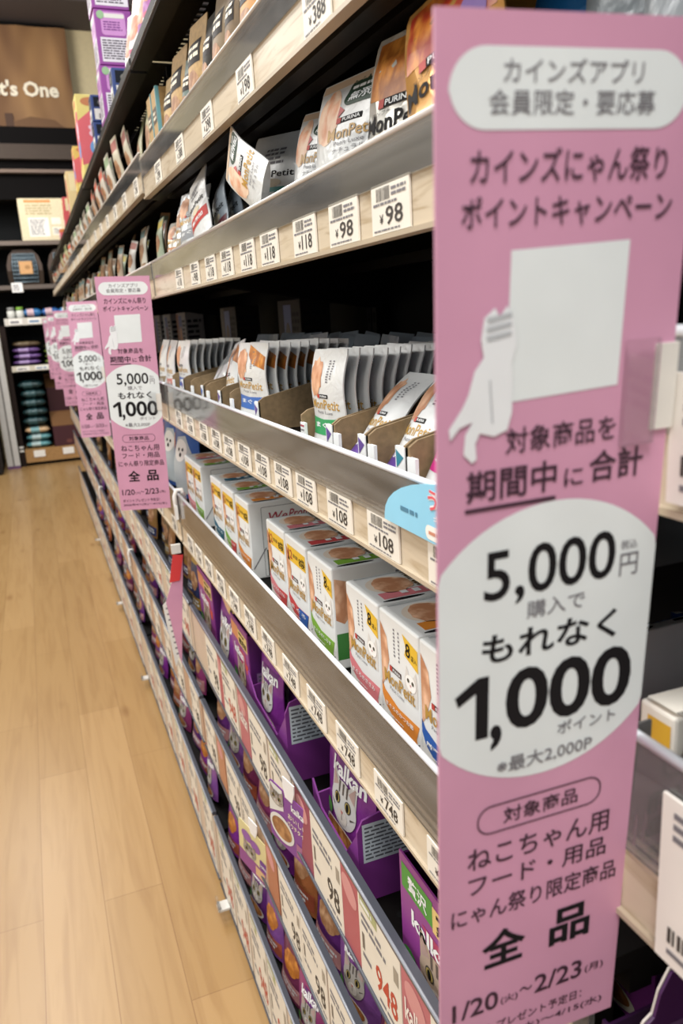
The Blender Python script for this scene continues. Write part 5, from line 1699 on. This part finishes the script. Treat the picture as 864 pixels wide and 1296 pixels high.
# banner
def banner_mat():
    m, nt, b = newmat('banner_painted_sheen')
    L = nt.links.new
    tc = nd(nt, 'ShaderNodeTexCoord')
    mp = nd(nt, 'ShaderNodeMapping')
    mp.inputs['Rotation'].default_value = (0, R(-48), 0)
    mp.inputs['Scale'].default_value = (0.9, 1, 0.25)
    L(tc.outputs['Object'], mp.inputs[0])
    n = nd(nt, 'ShaderNodeTexNoise', Scale=2.6, Detail=2.0)
    L(mp.outputs[0], n.inputs['Vector'])
    r = nd(nt, 'ShaderNodeValToRGB')
    e = r.color_ramp.elements
    e[0].position, e[0].color = 0.40, lin('#5b381f')
    e[1].position, e[1].color = 0.72, lin('#b48a58')  # diagonal highlight on the cloth, painted in as lighter brown
    L(n.outputs[0], r.inputs[0])
    L(r.outputs[0], b.inputs['Base Color'])
    b.inputs['Roughness'].default_value = 0.7
    return m


yb = 35.9
o0 = (0, yb, 7.7)
u = root('banner', o0, 'large brown banner with white lettering high on the back wall', 'banner')
g = G()
n = 24
V, F = [], []
x0, x1, z0, z1 = -4.2, 3.15, 7.72, 11.6
for i in range(n + 1):
    x = x0 + (x1 - x0) * i / n
    y = yb + 0.03 * math.sin(i * 1.3)
    V += [(x, y, z0), (x, y, z1)]
for i in range(n):
    F.append((2 * i, 2 * i + 2, 2 * i + 3, 2 * i + 1))
g.add(V, F, banner_mat(), True)
g.add([(x, y + 0.03, z) for x, y, z in V], [f[::-1] for f in F], P('#5b381f', 0.7))
p = Panel(g, (0, yb - 0.04, 0), (1, 0, 0), (0, 0, 1))
p.text("Pet's One", -0.30, 9.02, 2.60, 9.60, P('#efe4cc', 0.6), 1, 0.035)
p.rect(0.45, 7.74, 0.75, 8.4, P('#4a2f1d', 0.7), 1)
p.poly([(0.75, 7.74), (2.9, 7.74), (2.3, 8.2), (1.4, 8.3), (0.75, 8.1)], P('#6b4a2c', 0.7), 1)
put('cloth', g.mesh('cloth', o0), (0, 0, 0), parent=u)
g = G()
g.tube([(x0, yb, z1), (x1, yb, z1)], 0.05, BLACK)
put('rod', g.mesh('rod', o0), (0, 0, 0), parent=u)

# cream cardboard box with orange stripe
g = G()
g.bbox(0.40, 2.12, YE + 0.1, YE + 1.2, 0, 1.56, P('#d9cba8', 0.6, 'card'), 0.02)
p = Panel(g, (0.40, YE + 0.1, 0), (1, 0, 0), (0, 0, 1))
p.rect(0.22, 1.40, 1.2, 1.5, P('#d08a4a'), 1)
p.rrect(0.3, 0.15, 1.05, 0.85, 0.02, P('#ece8de'), 1)
p.lines(0.35, 0.2, 0.98, 0.8, 8, GREYT, 2, 3)
p.rrect(1.15, 0.6, 1.5, 0.85, 0.02, P('#e6e0d0'), 1)
p.rrect(1.15, 0.2, 1.5, 0.5, 0.02, P('#e6e0d0'), 1)
p.lines(0.25, 0.95, 1.4, 1.35, 4, P('#a89870'), 1, 5)
p.lines(1.2, 0.24, 1.46, 0.46, 3, GREYT, 2, 5)
put('cardboard_box', g.mesh('cardboard_box', (1.2, YE + 0.6, 0)), (1.2, YE + 0.6, 3.422), label='large cream cardboard box with an orange stripe on the upper far shelf', cat='box')


# pet carriers
def carrier(x, lab):
    o = (x, YE + 0.75, 1.772)
    u = root('pet_carrier', o, lab, 'pet carrier', 'pet carriers on the far rack')
    g = G()
    prof_ = [(-0.62, 0.06), (-0.55, 0), (0.55, 0), (0.62, 0.06), (0.66, 0.75), (0.55, 1.12), (0.35, 1.34), (-0.35, 1.34), (-0.55, 1.12), (-0.66, 0.75)]
    g.prism(prof_, 'y', -0.5, 0.75, P('#4a3a30', 0.6))
    g.prism([(a * 1.03, b) for a, b in prof_[:4]] + [(0.67, 0.55), (-0.67, 0.55)], 'y', -0.53, -0.42, P('#33281f', 0.6))
    put('shell', g.mesh('shell'), (0, 0, 0), parent=u)
    g = G()
    dark = P('#141a20', 0.6)
    wire = P('#8fa3ae', 0.3, 'metal')
    g.prism([(-0.46, 0.12), (0.46, 0.12), (0.5, 0.7), (0.4, 1.18), (-0.4, 1.18), (-0.5, 0.7)], 'y', -0.53, -0.51, dark)
    for i in range(10):
        xx = -0.45 + 0.1 * i
        g.tube([(xx * 0.94, -0.56, 0.12), (xx, -0.56, 0.7), (xx * 0.86, -0.56, 1.18)], 0.013, wire, 5)
    for i in range(8):
        zz = 0.12 + 1.06 * i / 7
        ww = 0.46 if zz < 0.9 else 0.42
        g.tube([(-ww, -0.57, zz), (ww, -0.57, zz)], 0.013, wire, 5)
    put('grille_door', g.mesh('grille_door'), (0, 0, 0), parent=u)
    g = G()
    g.box(-0.2, 0.28, -0.60, -0.585, 0.42, 0.9, P('#c99a66', 0.6))
    p = Panel(g, (-0.2, -0.60, 0.42), (1, 0, 0), (0, 0, 1))
    p.ell(0.3, 0.25, 0.1, 0.08, P('#a5794a'), 1)
    put('label_card', g.mesh('label_card'), (0, 0, 0), parent=u)
    g = G()
    g.tube([(-0.2, 0.1, 1.34), (-0.16, 0.1, 1.44), (0.16, 0.1, 1.44), (0.2, 0.1, 1.34)], 0.03, P('#33281f', 0.6))
    put('handle', g.mesh('handle'), (0, 0, 0), parent=u)


carrier(0.32, 'brown pet carrier with wire door and tan card on the far rack, left one')
carrier(1.85, 'brown pet carrier with wire door, partly hidden by the shelves, right one')
carrier(3.35, 'brown pet carrier on the far rack hidden behind the aisle shelves')
g = G()
g.box(-0.2, 0.2, -0.03, 0, 0, 0.36, P('#f0eeea', 0.5))
p = Panel(g, (-0.2, -0.03, 0), (1, 0, 0), (0, 0, 1))
p.lines(0.05, 0.05, 0.35, 0.3, 3, GREYT, 1, 2)
put('price_card', g.mesh('price_card'), (-0.07, YE - 0.035, 1.5), label='white price card on the shelf edge under the left pet carrier', cat='price tag')


# pillow bags, jars
def pillow(key, w, d, h, c, c2):
    key = ('pillow',) + key
    if key in MESH:
        return MESH[key]
    bm = bmesh.new()
    bmesh.ops.create_grid(bm, x_segments=14, y_segments=10, size=0.5)
    top = {}
    g = G()
    rnd = random.Random(len(MESH))
    nx, ny = 14, 8

    def pt(i, j, s):
        x, y = -1 + 2 * i / nx, -1 + 2 * j / ny
        e = (1 - abs(x) ** 3.2) * (1 - abs(y) ** 3.2)
        z = h / 2 + s * (h / 2) * (max(0, e) ** 0.45) * (0.93 + 0.07 * math.sin(i * 1.7 + j))
        return (x * w / 2, y * d / 2, z)
    bm.free()
    for s in (-1, 1):
        V = [pt(i, j, s) for j in range(ny + 1) for i in range(nx + 1)]
        for j in range(ny):
            for i in range(nx):
                q = (j * (nx + 1) + i, j * (nx + 1) + i + 1, (j + 1) * (nx + 1) + i + 1, (j + 1) * (nx + 1) + i)
                m = c2 if (3 <= i <= 7 and j < 3) else c
                g.add([V[a] for a in (q if s > 0 else q[::-1])], [(0, 1, 2, 3)], m, True)
    me = g.mesh('bag')
    bm = bmesh.new()
    bm.from_mesh(me)
    bmesh.ops.remove_doubles(bm, verts=bm.verts, dist=0.0005)
    bm.to_mesh(me)
    bm.free()
    MESH[key] = me
    return me


def stack(n, x, z, w, h, c, c2, key, lab, grp, top=None):
    for i in range(n):
        cc, c3 = (top if (top and i == n - 1) else (c, c2))
        me = pillow((key, i == n - 1 and top is not None), w, 1.25, h * 0.985, P(cc, 0.35, 'foil'), P(c3, 0.4))
        put('pet_food_bag', me, (x + 0.03 * (i % 2), YE + 0.8, z + i * h), (0, 0, R((i * 37 % 7) - 3)), lab % ORD[i], 'bag', grp)


stack(4, -0.1, -1.335, 1.08, 0.24, '#6a4a86', '#a98fc0', 'lilac', 'purple and lilac bag in the left stack on the far rack, %s from below', 'purple bags on the far rack', ('#5a4a34', '#6a5a40'))
stack(4, 1.0, -1.335, 0.86, 0.2, '#7d9440', '#b5c27a', 'lime', 'lime green bag in the stack beside the purple bags, %s from below', 'lime bags on the far rack', ('#6a6a34', '#7a7a40'))
stack(4, 2.0, -1.335, 0.9, 0.2, '#7d9440', '#b5c27a', 'lime', 'lime green bag in the hidden stack farther right, %s from below', 'lime bags on the far rack')
stack(3, -0.14, -4.715, 0.98, 0.295, '#5f9aa0', '#b9d0d0', 'aqua', 'pale blue-green bag low in the tall stack on the far rack, %s from below', 'pale blue-green bags on the far rack', ('#d8b48a', '#7fb0b4'))
stack(5, -0.14, -3.79, 0.98, 0.37, '#1f3a3c', '#33565a', 'teal', 'dark teal bag in the upper part of the tall stack, %s from below', 'dark teal bags on the far rack')
for i, (x, c, c2) in enumerate(((0.35, '#2a6aa0', '#c9a9b0'), (1.05, '#2a5a98', '#c9a9b0'), (1.7, '#3a78a8', '#d8d8d8'))):
    me = pillow(('blue', i), 0.72, 0.5, 0.36, P(c, 0.35, 'foil'), P(c2, 0.4))
    put('pet_food_bag', me, (x, YE + 0.5, 0.525), label='small blue bag lying on the white-edged far shelf, %s from the left' % ORD[i], cat='bag', group='blue bags on the far rack')


def jar(x, cap, lab):
    u = root('jar', (x, YE + 0.3, 0.525), lab, 'jar', 'jars on the far rack')
    g = G()
    pts = [(0.13, 0.0), (0.15, 0.03), (0.15, 0.26), (0.10, 0.31), (0, 0.31)]
    n = 16
    V, F = [], []
    for r_, z in pts:
        V += [(r_ * math.cos(2 * math.pi * k / n), r_ * math.sin(2 * math.pi * k / n), z) for k in range(n)]
    for j in range(len(pts) - 1):
        F += [(j * n + k, j * n + (k + 1) % n, (j + 1) * n + (k + 1) % n, (j + 1) * n + k) for k in range(n)]
    g.add(V, F, P('#d8d8d0', 0.4), True)
    put('body', g.mesh('body'), (0, 0, 0), parent=u)
    g = G()
    g.tube([(0, 0, 0.30), (0, 0, 0.42)], 0.13, P(cap, 0.4), 14)
    put('lid', g.mesh('lid'), (0, 0, 0), parent=u)


jar(-0.45, '#8a8a88', 'white jar with grey lid at the left end of the white-edged far shelf')
jar(-0.12, '#7aa83a', 'white jar with lime green lid beside the blue bags')


# maroon cartons with brown tops
def maroon(x, z, w, h, d, y, lab):
    g = G()
    t = 0.03
    m, mi = P('#42161f', 0.6), P('#7a5430', 0.8, 'card')
    g.box(x, x + w, y, y + t, z, z + h, m)
    g.box(x, x + t, y, y + d, z, z + h, m)
    g.box(x + w - t, x + w, y, y + d, z, z + h, m)
    g.box(x, x + w, y + d - t, y + d, z, z + h + 0.55, mi)
    g.box(x + t, x + w - t, y + t, y + d - t, z + h - 0.04, z + h - 0.01, mi)
    g.prism([(y + 0.02, z + h), (y + d * 0.95, z + h + 0.45), (y + d * 0.95, z + h + 0.48), (y + 0.02, z + h + 0.03)], 'x', x + t, x + w - t, mi)
    p = Panel(g, (x, y, z), (1, 0, 0), (0, 0, 1))
    p.ell(w * 0.5, h * 0.22, 0.12, 0.08, P('#6a3a34'), 1)
    put('carton', g.mesh('carton', (x, y, z)), (x, y, z), label=lab, cat='carton', group='maroon cartons on the far rack')


maroon(0.42, -4.715, 1.25, 0.83, 0.8, YE + 0.1, 'maroon carton with open brown top at the bottom of the far rack')
maroon(0.42, -4.715, 1.25, 2.35, 0.7, YE + 1.1, 'tall maroon carton standing behind the open one on the far rack')
maroon(1.8, -4.715, 1.25, 0.83, 0.8, YE + 0.1, 'maroon carton mostly hidden behind the aisle shelves')
